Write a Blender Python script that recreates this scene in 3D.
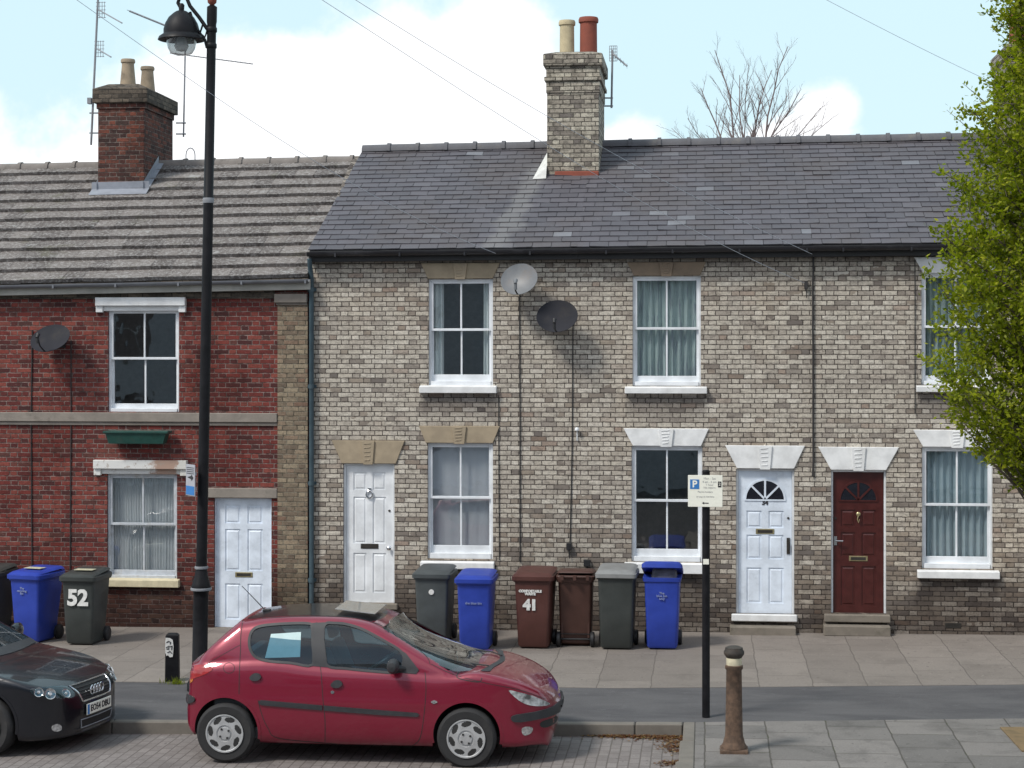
import bpy, bmesh, math, random
import numpy as np
from mathutils import Vector, Matrix
random.seed(7); RNG = np.random.default_rng(7)
S = bpy.context.scene
for _o in list(bpy.data.objects): bpy.data.objects.remove(_o)
R = math.radians
# ------------------------------------------------------------------ camera
FPX, YH, CX = 1850.0, 345.0, 512.0
ALPHA = math.atan(193/1850.0); CA, SA = math.cos(ALPHA), math.sin(ALPHA)
CAM = (0.0, -25.4, 3.92)
cd = bpy.data.cameras.new('camera'); cam = bpy.data.objects.new('camera', cd); S.collection.objects.link(cam)
cd.sensor_width = 36; cd.lens = FPX/1024*36; cd.shift_y = -(384-YH)/1024.0
cd.clip_start = .1; cd.clip_end = 2000
cam.location = CAM; cam.rotation_euler = (R(90), 0, ALPHA)
S.camera = cam
# ------------------------------------------------------------------ light
SUN_DIR = Vector((-.50, -.48, .80)).normalized()          # towards the sun
world = bpy.data.worlds.new('World'); S.world = world; world.use_nodes = True
sd = bpy.data.lights.new('sun', 'SUN'); sd.energy = 2.7; sd.angle = R(12); sd.color = (1, .95, .87)
so = bpy.data.objects.new('sun', sd); S.collection.objects.link(so)
so.rotation_euler = SUN_DIR.to_track_quat('Z', 'Y').to_euler()
S.view_settings.view_transform = 'Standard'; S.view_settings.look = 'None'
S.view_settings.exposure = 0.10; S.view_settings.gamma = 1
S.view_settings.use_curve_mapping = False
# ------------------------------------------------------------------ node helper
class N:
    def __init__(s, tree): s.t = tree; s.n = tree.nodes; s.l = tree.links
    def put(s, sock, v):
        if v is None: return
        if isinstance(v, bpy.types.NodeSocket): s.l.new(v, sock)
        elif isinstance(v, (tuple, list)):
            if len(v) == 3 and len(sock.default_value) == 4: v = (*v, 1)
            sock.default_value = v
        else:
            try: sock.default_value = v
            except TypeError: sock.default_value = (v, v, v)
    def m(s, op, a, b=None, c=None, clamp=False):
        n = s.n.new('ShaderNodeMath'); n.operation = op; n.use_clamp = clamp
        s.put(n.inputs[0], a); s.put(n.inputs[1], b); s.put(n.inputs[2], c); return n.outputs[0]
    def sep(s, v):
        n = s.n.new('ShaderNodeSeparateXYZ'); s.put(n.inputs[0], v); return n.outputs[0], n.outputs[1], n.outputs[2]
    def comb(s, x, y, z=0.0):
        n = s.n.new('ShaderNodeCombineXYZ'); s.put(n.inputs[0], x); s.put(n.inputs[1], y); s.put(n.inputs[2], z); return n.outputs[0]
    def noise(s, vec, scale, detail=4, rough=.55, dist=0, col=False):
        n = s.n.new('ShaderNodeTexNoise'); s.put(n.inputs['Vector'], vec); s.put(n.inputs['Scale'], scale)
        s.put(n.inputs['Detail'], detail); s.put(n.inputs['Roughness'], rough); s.put(n.inputs['Distortion'], dist)
        return n.outputs['Color' if col else 'Fac']
    def white(s, vec):
        n = s.n.new('ShaderNodeTexWhiteNoise'); n.noise_dimensions = '3D'; s.put(n.inputs['Vector'], vec); return n.outputs['Value']
    def ramp(s, fac, stops, interp='LINEAR'):
        n = s.n.new('ShaderNodeValToRGB'); s.put(n.inputs[0], fac); e = n.color_ramp.elements; n.color_ramp.interpolation = interp
        while len(e) > 1: e.remove(e[-1])
        for i, (p, c) in enumerate(stops):
            if not isinstance(c, (tuple, list)): c = (c, c, c)
            el = e[0] if i == 0 else e.new(p); el.position = p; el.color = (*c[:3], 1)
        return n.outputs[0]
    def mix(s, fac, a, b, mode='MIX'):
        n = s.n.new('ShaderNodeMix'); n.data_type = 'RGBA'; n.blend_type = mode
        s.put(n.inputs[0], fac); s.put(n.inputs[6], a); s.put(n.inputs[7], b); return n.outputs[2]
    def sstep(s, x, a, b, o0=0.0, o1=1.0):
        n = s.n.new('ShaderNodeMapRange'); n.interpolation_type = 'SMOOTHSTEP'
        for i, v in enumerate((x, a, b, o0, o1)): s.put(n.inputs[i], v)
        return n.outputs[0]
    def pos(s): return s.n.new('ShaderNodeNewGeometry').outputs['Position']
    def obj(s): return s.n.new('ShaderNodeTexCoord').outputs['Object']
    def attr(s, name):
        n = s.n.new('ShaderNodeAttribute'); n.attribute_name = name; return n.outputs['Fac']
    def scale(s, v, x, y, z):
        n = s.n.new('ShaderNodeVectorMath'); n.operation = 'MULTIPLY'; s.put(n.inputs[0], v); s.put(n.inputs[1], (x, y, z)); return n.outputs[0]
    def bump(s, h, strength=.5, dist=.01):
        n = s.n.new('ShaderNodeBump'); s.put(n.inputs['Height'], h); s.put(n.inputs['Strength'], strength); s.put(n.inputs['Distance'], dist); return n.outputs[0]
def material(name):
    m = bpy.data.materials.new(name); m.use_nodes = True; t = m.node_tree
    return m, N(t), t.nodes['Principled BSDF']
def bs(n, p, **k):
    for a, v in k.items():
        n.put(p.inputs[{'col': 'Base Color', 'rough': 'Roughness', 'metal': 'Metallic', 'nrm': 'Normal', 'coat': 'Coat Weight',
                        'croug': 'Coat Roughness', 'spec': 'Specular IOR Level', 'emit': 'Emission Color', 'es': 'Emission Strength',
                        'sss': 'Subsurface Weight', 'trans': 'Transmission Weight'}[a]], v)
# ------------------------------------------------------------------ world
def build_world():
    n = N(world.node_tree); bg = world.node_tree.nodes['Background']
    sky = n.n.new('ShaderNodeTexSky'); sky.sky_type = 'NISHITA'; sky.sun_disc = False
    sky.sun_elevation = math.asin(SUN_DIR.z); sky.sun_rotation = math.atan2(SUN_DIR.x, SUN_DIR.y)
    sky.air_density = 1.2; sky.dust_density = 1.0; sky.ozone_density = 1.5
    g = n.n.new('ShaderNodeTexCoord').outputs['Generated']
    x, y, z = n.sep(g)
    ya = n.m('MAXIMUM', n.m('ABSOLUTE', y), .05)
    X = n.m('DIVIDE', x, ya); Z = n.m('DIVIDE', z, ya)
    nz = n.noise(n.comb(X, Z, y), 9, 6, .6)
    nz = n.m('SUBTRACT', nz, .5)
    nb = n.m('SUBTRACT', n.noise(n.comb(X, Z, y), 30, 4, .6), .5)
    front = n.sstep(y, 0.0, .2)
    # cumulus banks: centre x, z and radii in view slope units
    fld = None
    for px, py, rx, ry in ((-20, 330, 400, 262), (40, 260, 190, 165), (190, 300, 300, 262), (400, 260, 190, 250), (485, 140, 95, 150), (280, 110, 150, 85), (390, 70, 90, 62),
                           (625, 145, 44, 26), (822, 114, 30, 24), (560, 190, 120, 60), (785, 140, 60, 24)):
        dx = n.m('DIVIDE', n.m('SUBTRACT', X, (px-705)/1850), rx/1850)
        dz = n.m('DIVIDE', n.m('SUBTRACT', Z, (345-py)/1850), ry/1850)
        d = n.m('SUBTRACT', 1.0, n.m('SQRT', n.m('ADD', n.m('MULTIPLY', dx, dx), n.m('MULTIPLY', dz, dz))))
        if rx < 60 or ry < 35: d = n.m('MULTIPLY', d, .42)
        fld = d if fld is None else n.m('MAXIMUM', fld, d)
    f1 = n.m('ADD', fld, n.m('ADD', n.m('MULTIPLY', nz, 1.3), n.m('MULTIPLY', nb, .5)))
    c_front = n.sstep(f1, -.16, .26)
    c_else = n.sstep(n.noise(g, 2.2, 6, .6), .44, .58)
    c = n.mix(front, c_else, c_front)
    skyc = n.mix(1.0, sky.outputs[0], (.11, .11, .11), 'MULTIPLY')
    veil = n.mix(n.m('MULTIPLY_ADD', front, .24, .62), skyc, n.mix(front, (.50, .66, .82), (.70, .93, 1.02)))               # thin bright veil of high cloud
    final = n.mix(c, veil, n.mix(front, (.98, 1.0, 1.06), (1.12, 1.13, 1.15)))
    n.put(bg.inputs[0], final); bg.inputs[1].default_value = 1.0
build_world()
# ------------------------------------------------------------------ projection
def ray(px, py):
    u = (px-CX)/FPX; v = (YH-py)/FPX
    return (CA*u-SA, SA*u+CA, v)
def at(px, py, Y=0.0):
    d = ray(px, py); t = (Y-CAM[1])/d[1]
    return Vector((CAM[0]+d[0]*t, Y, CAM[2]+d[2]*t))
SLOPE = .007                                                 # the street climbs a little to the right
def gnd(px, py, z=0.0):
    d = ray(px, py); t = (z-CAM[2])/(d[2]-SLOPE*d[0])
    return Vector((CAM[0]+d[0]*t, CAM[1]+d[1]*t, CAM[2]+d[2]*t))
def proj(P):
    P = np.asarray(P, float); d = P-np.array(CAM)
    f = -SA*d[..., 0]+CA*d[..., 1]; r = CA*d[..., 0]+SA*d[..., 1]
    return CX+FPX*r/f, YH-FPX*d[..., 2]/f
# ------------------------------------------------------------------ mesh helper
OFF = {}
def link(o): S.collection.objects.link(o); return o
class MB:
    def __init__(s): s.v = []; s.f = []; s.mi = []
    def add(s, vs, fs, mi=0):
        b = len(s.v); s.v += [tuple(p) for p in vs]; s.f += [tuple(b+i for i in f) for f in fs]; s.mi += [mi]*len(fs); return s
    def box(s, x0, x1, y0, y1, z0, z1, mi=0):
        x0, x1 = sorted((x0, x1)); y0, y1 = sorted((y0, y1)); z0, z1 = sorted((z0, z1))
        return s.add([(x0,y0,z0),(x1,y0,z0),(x1,y1,z0),(x0,y1,z0),(x0,y0,z1),(x1,y0,z1),(x1,y1,z1),(x0,y1,z1)],
                     [(0,3,2,1),(4,5,6,7),(0,1,5,4),(1,2,6,5),(2,3,7,6),(3,0,4,7)], mi)
    def prism(s, poly, y0, y1, mi=0, axis='y'):     # poly in (x,z), counter-clockwise seen from -y
        n = len(poly)
        mk = {'y': lambda a, b, c: (a, c, b), 'x': lambda a, b, c: (c, a, b), 'z': lambda a, b, c: (a, b, c)}[axis]
        vs = [mk(a, b, y0) for a, b in poly]+[mk(a, b, y1) for a, b in poly]
        fs = [tuple(range(n)), tuple(reversed(range(n, 2*n)))]+[(i, n+i, n+(i+1) % n, (i+1) % n) for i in range(n)]
        return s.add(vs, fs, mi)
    def frustum(s, r0, r1, z0, z1, mi=0):           # r = (x0,x1,y0,y1) rectangles
        a = [(r0[0],r0[2],z0),(r0[1],r0[2],z0),(r0[1],r0[3],z0),(r0[0],r0[3],z0),(r1[0],r1[2],z1),(r1[1],r1[2],z1),(r1[1],r1[3],z1),(r1[0],r1[3],z1)]
        return s.add(a, [(0,3,2,1),(4,5,6,7),(0,1,5,4),(1,2,6,5),(2,3,7,6),(3,0,4,7)], mi)
    def tube(s, pts, r, n=8, mi=0, cap=True):
        pts = [Vector(p) for p in pts]; rs = r if isinstance(r, (list, tuple)) else [r]*len(pts)
        vs = []; fs = []; prev = None
        for i, p in enumerate(pts):
            d = (pts[min(i+1, len(pts)-1)]-pts[max(i-1, 0)]).normalized()
            if prev is None: a = d.orthogonal().normalized()
            else:
                a = prev-d*prev.dot(d); a = a.normalized() if a.length > 1e-6 else d.orthogonal().normalized()
            prev = a; b = d.cross(a)
            for k in range(n):
                t = 2*math.pi*k/n; vs.append(p+(a*math.cos(t)+b*math.sin(t))*rs[i])
        for i in range(len(pts)-1):
            for k in range(n):
                k2 = (k+1) % n; fs.append((i*n+k, i*n+k2, (i+1)*n+k2, (i+1)*n+k))
        if cap: fs += [tuple(reversed(range(n))), tuple(range((len(pts)-1)*n, len(pts)*n))]
        return s.add(vs, fs, mi)
    def lathe(s, prof, c=(0,0,0), n=24, axis='z', mi=0, sx=1, sy=1):
        vs = []; fs = []
        for r, h in prof:
            for k in range(n):
                t = 2*math.pi*k/n; a, b = r*math.cos(t)*sx, r*math.sin(t)*sy
                vs.append({'z': (c[0]+a, c[1]+b, c[2]+h), 'y': (c[0]+a, c[1]+h, c[2]+b), 'x': (c[0]+h, c[1]+a, c[2]+b)}[axis])
        for i in range(len(prof)-1):
            for k in range(n):
                k2 = (k+1) % n; q = (i*n+k, i*n+k2, (i+1)*n+k2, (i+1)*n+k)
                fs.append(q if axis != 'y' else q[::-1])
        fs.append(tuple(reversed(range(n)))); fs.append(tuple(range((len(prof)-1)*n, len(prof)*n)))
        return s.add(vs, fs, mi)
    def build(s, name, mat, parent=None, bevel=0, seg=1, smooth=False, off=None):
        o0 = off if off is not None else (OFF.get(parent.name, (0,0,0)) if parent else (0,0,0))
        me = bpy.data.meshes.new(name)
        me.from_pydata([(v[0]-o0[0], v[1]-o0[1], v[2]-o0[2]) for v in s.v], [], s.f)
        for m in (mat if isinstance(mat, (list, tuple)) else [mat]): me.materials.append(m)
        me.polygons.foreach_set('material_index', s.mi); me.update()
        bm = bmesh.new(); bm.from_mesh(me)
        bmesh.ops.recalc_face_normals(bm, faces=bm.faces) if smooth != 'keep' else None
        if bevel:
            es = [e for e in bm.edges if len(e.link_faces) == 2 and e.calc_face_angle(0) > .6]
            bmesh.ops.bevel(bm, geom=es, offset=bevel, segments=seg, affect='EDGES', profile=.6, clamp_overlap=True)
        bm.to_mesh(me); bm.free()
        if smooth:
            me.polygons.foreach_set('use_smooth', [True]*len(me.polygons))
            try: me.set_sharp_from_angle(angle=R(42))
            except Exception: pass
        o = link(bpy.data.objects.new(name, me))
        if parent: o.parent = parent
        OFF[o.name] = o0
        return o
def tag(o, label=None, cat=None, group=None, kind=None):
    for k, v in (('label', label), ('category', cat), ('group', group), ('kind', kind)):
        if v: o[k] = v
    return o
def thing(name, label, cat, loc=(0,0,0), rz=0, group=None, off=None):
    o = link(bpy.data.objects.new(name, None)); o.location = loc; o.rotation_euler = (0,0,rz); o.empty_display_size = .2
    OFF[o.name] = tuple(loc) if off is None else off
    return tag(o, label, cat, group)
def kids(o): return [c for c in bpy.data.objects if c.parent == o]
def copy_tree(o, parent=None):
    c = link(o.copy()); c.parent = parent
    for ch in kids(o): copy_tree(ch, c)
    return c
def text_mb(txt, size, M, depth=.002, mb=None, bold=0, align='CENTER', spacing=1.0, mi=0):
    cu = bpy.data.curves.new('t', 'FONT'); cu.body = txt; cu.size = size; cu.extrude = depth; cu.align_x = align; cu.align_y = 'CENTER'
    cu.offset = bold; cu.space_line = spacing; cu.resolution_u = 3
    o = link(bpy.data.objects.new('t', cu)); dg = bpy.context.evaluated_depsgraph_get(); dg.update()
    me = bpy.data.meshes.new_from_object(o.evaluated_get(dg))
    mb = mb or MB(); mb.add([M @ v.co for v in me.vertices], [tuple(p.vertices) for p in me.polygons], mi)
    bpy.data.objects.remove(o); bpy.data.curves.remove(cu); bpy.data.meshes.remove(me)
    return mb
def face_cam(loc, tilt=0):   # text plane facing -y
    return Matrix.Translation(loc) @ Matrix.Rotation(R(90), 4, 'X') @ Matrix.Rotation(tilt, 4, 'Z')
# ------------------------------------------------------------------ materials
M = {}
def plain(name, col, rough=.6, metal=0, var=.12, scale=14, coat=0, dirt=0, bump=0, spec=.5, dirtcol=(.09,.08,.07), co='obj'):
    m, n, p = material(name); v = n.obj() if co == 'obj' else n.pos()
    nz = n.noise(v, scale, 5, .6)
    c = n.mix(n.sstep(nz, .3, .7), tuple(x*(1-var) for x in col), tuple(min(1, x*(1+var)) for x in col))
    if dirt:
        d = n.sstep(n.noise(v, scale*.45, 6, .7), .52, .75, 0, dirt); c = n.mix(d, c, dirtcol)
    bs(n, p, col=c, rough=n.sstep(nz, .2, .8, max(.02, rough-.08), rough+.08), metal=metal, coat=coat, croug=.04, spec=spec)
    if bump: bs(n, p, nrm=n.bump(n.noise(v, scale*4, 4, .6), bump, .004))
    M[name] = m; return m
def bond(n, u, z, P=.318, h=.0665, split=.667, j=.0045, soft=.004, stretcher=False):
    """Flemish / stretcher bond pattern -> (mortar mask 0 joint..1 brick, id vector)"""
    row = n.m('FLOOR', n.m('DIVIDE', z, h)); rm = n.m('FLOORED_MODULO', row, 2.0)
    shift = n.m('MULTIPLY', rm, .5)
    shift = n.m('ADD', shift, n.m('MULTIPLY', n.white(n.comb(row, 3.3)), .06))
    t = n.m('ADD', n.m('DIVIDE', u, P), shift); k = n.m('FLOOR', t); fr = n.m('SUBTRACT', t, k)
    if stretcher:
        du = n.m('MULTIPLY', n.m('MINIMUM', fr, n.m('SUBTRACT', 1.0, fr)), P); idx = k
    else:
        hd = n.m('GREATER_THAN', fr, split)
        a = n.m('MINIMUM', fr, n.m('ABSOLUTE', n.m('SUBTRACT', fr, split))); a = n.m('MINIMUM', a, n.m('SUBTRACT', 1.0, fr))
        du = n.m('MULTIPLY', a, P); idx = n.m('ADD', n.m('MULTIPLY', k, 2.0), hd)
    fz = n.m('SUBTRACT', n.m('DIVIDE', z, h), row); dz = n.m('MULTIPLY', n.m('MINIMUM', fz, n.m('SUBTRACT', 1.0, fz)), h)
    d = n.m('MINIMUM', du, dz)
    return n.sstep(d, j-soft*.5, j+soft), n.comb(idx, row, 1.7)
def brick(name, stops, mortar, dirt=(.06,.055,.05), dirt_amt=.6, base_dark=0, wob=.012, red_patch=0, light=1.0, worn=.5, stains_band=False, zone=False):
    m, n, p = material(name); P0 = n.pos(); x, y, z = n.sep(P0)
    u = n.m('ADD', x, y)
    wn = n.noise(P0, 16, 3, .6, col=True); wx, wy, wz = n.sep(wn)
    u = n.m('ADD', u, n.m('MULTIPLY', n.m('SUBTRACT', wx, .5), wob)); z2 = n.m('ADD', z, n.m('MULTIPLY', n.m('SUBTRACT', wy, .5), wob*.9))
    w2 = n.noise(P0, 70, 3, .7); z2 = n.m('ADD', z2, n.m('MULTIPLY', n.m('SUBTRACT', w2, .5), wob)); u = n.m('ADD', u, n.m('MULTIPLY', n.m('SUBTRACT', w2, .5), wob*1.3))
    mask, idv = bond(n, u, z2)
    r = n.white(idv); c = n.ramp(r, stops)
    fine = n.noise(P0, 45, 5, .7)
    c = n.mix(1.0, c, n.ramp(fine, [(.25, .5), (.45, .95), (.75, 1.32)]), 'MULTIPLY')
    blotch = n.noise(n.scale(P0, 1, 1, 1.8), 9, 6, .75, .1)          # soot and wear over several bricks
    if name == 'red_brick':
        bb = n.m('ADD', z, n.m('MULTIPLY', n.m('SUBTRACT', n.noise(P0, 1.6, 5, .6), .5), .9)); c = n.mix(n.sstep(bb, .25, .85, .62, 0), c, n.ramp(r, [(0, (.05,.042,.038)), (.5, (.115,.085,.065)), (1, (.17,.125,.09))]))
    if zone:                                                 # patches of soft dark bricks where the facing has weathered away, brown near the ground
        zz_ = n.noise(n.scale(P0, 1, 1, 1.5), .9, 5, .65); low_ = n.sstep(n.m('ADD', z, n.m('MULTIPLY', n.m('SUBTRACT', zz_, .5), 3.2)), .4, 2.1, .62, 0)
        pr = n.m('ADD', n.sstep(zz_, .44, .72, .02, .26), low_); r2 = n.white(n.scale(idv, 1.37, 2.11, 1))
        c = n.mix(n.m('MULTIPLY', n.m('LESS_THAN', r2, pr), .8), c, n.ramp(r, [(0, (.15,.13,.12)), (.4, (.24,.20,.165)), (.75, (.30,.25,.20)), (1, (.21,.155,.12))]))
    c = n.mix(n.sstep(blotch, .42, .72, 0, worn), c, dirt)
    jn = n.noise(P0, 11, 4, .7)
    mc = n.mix(n.sstep(jn, .4, .62), mortar, tuple(q*.32 for q in mortar))
    gone = n.sstep(n.noise(P0, 23, 4, .7), .56, .68, 0, .8)          # mortar smeared over brick faces
    c = n.mix(gone, c, n.mix(.5, c, mc))
    c = n.mix(mask, mc, c)
    big = n.noise(n.scale(P0, 1, 1, .6), .8, 6, .65)
    c = n.mix(n.sstep(big, .45, .75, 0, dirt_amt), c, n.mix(1.0, c, tuple(min(1, q*7) for q in dirt), 'MULTIPLY'))
    if base_dark:
        b = n.m('ADD', z, n.m('MULTIPLY', n.m('SUBTRACT', n.noise(P0, 1.3, 5, .6), .5), 1.3))
        c = n.mix(n.sstep(b, .15, 1.25, base_dark, 0), c, n.mix(1.0, c, (.36, .34, .34), 'MULTIPLY'))
    if stains_band:                                               # damp and soot under sills; top courses darker below the gutter
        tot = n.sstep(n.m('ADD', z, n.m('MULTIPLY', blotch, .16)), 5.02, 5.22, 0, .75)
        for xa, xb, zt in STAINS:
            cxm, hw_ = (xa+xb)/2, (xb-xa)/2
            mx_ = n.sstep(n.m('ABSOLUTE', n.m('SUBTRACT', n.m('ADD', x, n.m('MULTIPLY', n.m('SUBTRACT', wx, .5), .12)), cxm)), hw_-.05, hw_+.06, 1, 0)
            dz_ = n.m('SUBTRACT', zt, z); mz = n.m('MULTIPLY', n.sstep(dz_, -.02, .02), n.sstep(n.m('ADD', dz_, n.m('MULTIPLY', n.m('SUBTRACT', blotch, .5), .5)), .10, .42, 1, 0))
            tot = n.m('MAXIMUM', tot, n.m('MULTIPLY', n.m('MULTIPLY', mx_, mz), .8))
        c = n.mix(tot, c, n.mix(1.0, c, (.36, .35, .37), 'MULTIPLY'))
    h = n.m('ADD', n.m('MULTIPLY', mask, .8), n.m('MULTIPLY', fine, .5))
    bs(n, p, col=c, rough=.92, nrm=n.bump(h, .8, .011), spec=.2); M[name] = m; return m
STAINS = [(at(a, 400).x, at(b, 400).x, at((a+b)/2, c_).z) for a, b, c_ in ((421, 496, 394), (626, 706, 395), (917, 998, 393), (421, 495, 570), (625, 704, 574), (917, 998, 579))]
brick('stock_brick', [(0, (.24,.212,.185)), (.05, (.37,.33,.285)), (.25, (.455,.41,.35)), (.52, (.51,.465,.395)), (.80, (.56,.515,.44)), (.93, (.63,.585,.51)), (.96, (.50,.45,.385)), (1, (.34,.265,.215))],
      (.145,.125,.11), dirt=(.15,.13,.115), dirt_amt=.5, base_dark=1.0, worn=.75, stains_band=True, zone=True, wob=.016)
brick('red_brick', [(0, (.07,.027,.027)), (.3, (.155,.036,.032)), (.6, (.205,.046,.038)), (.85, (.255,.072,.056)), (1, (.085,.040,.036))],
      (.27,.21,.19), dirt=(.05,.033,.03), dirt_amt=.7, base_dark=1.0, worn=.55)
brick('quoin_brick', [(0, (.16,.12,.09)), (.4, (.24,.19,.135)), (.7, (.33,.27,.19)), (1, (.20,.125,.09))], (.22,.195,.15), dirt_amt=.5, base_dark=.9, worn=.45)
brick('chimney_red', [(0, (.055,.030,.028)), (.4, (.105,.043,.035)), (.75, (.215,.072,.048)), (1, (.075,.045,.04))], (.20,.17,.15), dirt=(.035,.028,.025), worn=.85)
brick('chimney_stock', [(0, (.17,.15,.135)), (.25, (.31,.275,.23)), (.6, (.43,.39,.32)), (1, (.54,.50,.41))], (.13,.12,.10), dirt=(.05,.045,.038), worn=.75)
brick('chimney_cap', [(0, (.07,.06,.05)), (.5, (.12,.10,.08)), (1, (.17,.14,.11))], (.09,.08,.07), dirt=(.04,.035,.03), worn=.7)
def slab(name, c0, c1, P, h, joint, axis='xy', jw=.006, stain=.35, crack=0, bumpd=.006, moss=0):
    m, n, p = material(name); P0 = n.pos(); x, y, z = n.sep(P0)
    if axis == 'yx': x, y = y, x
    wn = n.noise(P0, 3, 2, .5, col=True); wx, wy, _ = n.sep(wn)
    x = n.m('ADD', x, n.m('MULTIPLY', n.m('SUBTRACT', wx, .5), P*.05)); y = n.m('ADD', y, n.m('MULTIPLY', n.m('SUBTRACT', wy, .5), P*.05))
    mask, idv = bond(n, x, y, P=P, h=h, j=jw, soft=jw, stretcher=True)
    c = n.mix(n.white(idv), c0, c1)
    f = n.noise(P0, 60, 5, .7); c = n.mix(1.0, c, n.ramp(f, [(.2, .75), (.8, 1.22)]), 'MULTIPLY')
    st = n.noise(P0, 1.7, 7, .68, .4); c = n.mix(n.sstep(st, .45, .72, 0, stain), c, tuple(q*.42 for q in c0))
    gm = n.noise(P0, 17, 1, .3); c = n.mix(n.sstep(gm, .735, .75, 0, .55), c, tuple(q*.35 for q in c0)); c = n.mix(n.sstep(n.noise(n.scale(P0, 1.3, 1, 1), 21, 1, .3), .745, .76, 0, .5), c, tuple(min(1, q*1.9) for q in c0))
    sp = n.noise(P0, 9, 5, .75); c = n.mix(n.sstep(sp, .62, .72, 0, .35), c, tuple(q*.5 for q in c0))
    jc = n.mix(n.sstep(n.noise(P0, 5, 3, .6), .5, .65, 0, moss), joint, (.05, .06, .022))
    c = n.mix(mask, jc, c)
    bs(n, p, col=c, rough=.9, nrm=n.bump(n.m('ADD', n.m('MULTIPLY', mask, .7), n.m('MULTIPLY', f, .35)), .6, bumpd), spec=.25); M[name] = m
slab('paving', (.19,.168,.15), (.24,.213,.19), .93, .62, (.125,.11,.098), 'yx', stain=.3, jw=.0045)
slab('paving_buildout', (.15,.142,.135), (.215,.20,.188), .62, .62, (.085,.078,.07), 'yx', stain=.55, moss=.5)
slab('block_paving', (.185,.165,.158), (.235,.212,.202), .21, .105, (.125,.11,.103), 'yx', jw=.005, stain=.45, moss=.2)
def asphalt(name, a, b):
    m, n, p = material(name); P0 = n.pos()
    f = n.noise(P0, 140, 3, .7); st = n.noise(n.scale(P0, .5, 1.4, 1), 1.6, 6, .62, .5)
    c = n.mix(n.sstep(st, .35, .65), a, b); c = n.mix(1.0, c, n.ramp(f, [(.25, .7), (.75, 1.3)]), 'MULTIPLY')
    pk = n.noise(P0, 6, 5, .7); c = n.mix(n.sstep(pk, .58, .70, 0, .3), c, tuple(q*1.5 for q in b))
    bs(n, p, col=c, rough=.88, nrm=n.bump(f, .6, .006), spec=.3); M[name] = m
asphalt('asphalt', (.078,.076,.080), (.108,.105,.108)); asphalt('road_far', (.06,.06,.062), (.085,.085,.088))
def slate():
    m, n, p = material('slate'); P0 = n.pos(); r = n.attr('rnd')
    c = n.ramp(r, [(0, (.080,.076,.088)), (.3, (.088,.084,.096)), (.6, (.096,.091,.104)), (.9, (.104,.098,.112)), (.985, (.112,.107,.121)), (.992, (.17,.175,.195)), (1, (.20,.205,.225))])
    c = n.mix(n.sstep(n.noise(P0, .7, 6, .65), .42, .66, 0, .55), c, (.090,.076,.074))
    c = n.mix(n.sstep(n.noise(P0, 20, 5, .75), .55, .72, 0, .3), c, (.135,.125,.12))
    c = n.mix(n.sstep(n.noise(P0, 38, 3, .7), .70, .74, 0, .7), c, (.30,.30,.28))
    x, y, z = n.sep(P0)                                # pale streak of lime washed down from the flashing
    sx = n.m('ADD', x, n.m('MULTIPLY', n.m('SUBTRACT', n.noise(P0, 3, 4, .6), .5), .5))
    bx = n.m('ABSOLUTE', n.m('SUBTRACT', sx, n.m('MULTIPLY_ADD', y, .16, -2.85)))
    k = n.m('MULTIPLY', n.sstep(bx, .07, .26, .5, 0), n.sstep(y, 2.75, 2.2, 0, 1))
    c = n.mix(k, c, (.21,.205,.20))
    bs(n, p, col=c, rough=.62, nrm=n.bump(n.noise(P0, 60, 4, .6), .5, .006), spec=.4); M['slate'] = m
slate()
def conc_tile():
    m, n, p = material('concrete_tile'); P0 = n.pos(); r = n.attr('rnd')
    c = n.ramp(r, [(0, (.105,.093,.088)), (.5, (.15,.134,.125)), (1, (.20,.18,.168))])
    c = n.mix(n.sstep(n.noise(P0, 22, 6, .75), .46, .62, 0, .75), c, (.36,.345,.335))
    c = n.mix(n.sstep(n.noise(P0, 15, 6, .7), .55, .70, 0, .75), c, (.075,.065,.052))
    c = n.mix(n.sstep(n.noise(P0, 2.4, 5, .7), .56, .72, 0, .45), c, (.115,.115,.065))
    c = n.mix(n.sstep(n.noise(P0, 3.1, 5, .7), .60, .72, 0, .5), c, (.42,.43,.42))
    bs(n, p, col=c, rough=.9, nrm=n.bump(n.noise(P0, 40, 5, .7), .9, .012), spec=.15); M['concrete_tile'] = m
conc_tile()
plain('white_paint', (.74,.77,.80), .42, dirt=.10, scale=3, dirtcol=(.42,.41,.38)); plain('white_sill', (.76,.77,.77), .6, dirt=.22, scale=4, dirtcol=(.36,.35,.31))
plain('white_gloss', (.70,.77,.86), .3, dirt=.1, scale=4, dirtcol=(.45,.47,.5)); plain('cream_paint', (.60,.53,.36), .6, dirt=.3, scale=9)
plain('cream_door', (.76,.785,.81), .38, dirt=.12, scale=4, dirtcol=(.5,.5,.46))
plain('old_frame', (.50,.53,.56), .6, dirt=.6, scale=12, dirtcol=(.33,.27,.2)); plain('sandstone', (.35,.285,.20), .9, dirt=.5, scale=5, bump=.5, dirtcol=(.16,.125,.085))
plain('dark_stone', (.23,.175,.125), .9, dirt=.6, scale=5, bump=.5, dirtcol=(.09,.07,.055)); plain('grey_stone', (.255,.225,.195), .95, dirt=.7, scale=6, bump=.6, dirtcol=(.11,.10,.08), co='pos')
plain('step_stone', (.20,.175,.145), .92, dirt=.7, scale=7, bump=.6, dirtcol=(.09,.085,.06)); plain('peel_paint', (.66,.66,.62), .7, dirt=.95, scale=2.2, dirtcol=(.36,.23,.17), bump=.4)
plain('black_iron', (.008,.008,.010), .5, var=.3, dirt=.2, scale=9, dirtcol=(.02,.018,.016), spec=.25); plain('black_gutter', (.018,.018,.022), .4, dirt=.55, scale=3, dirtcol=(.10,.10,.11), co='pos')
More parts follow.
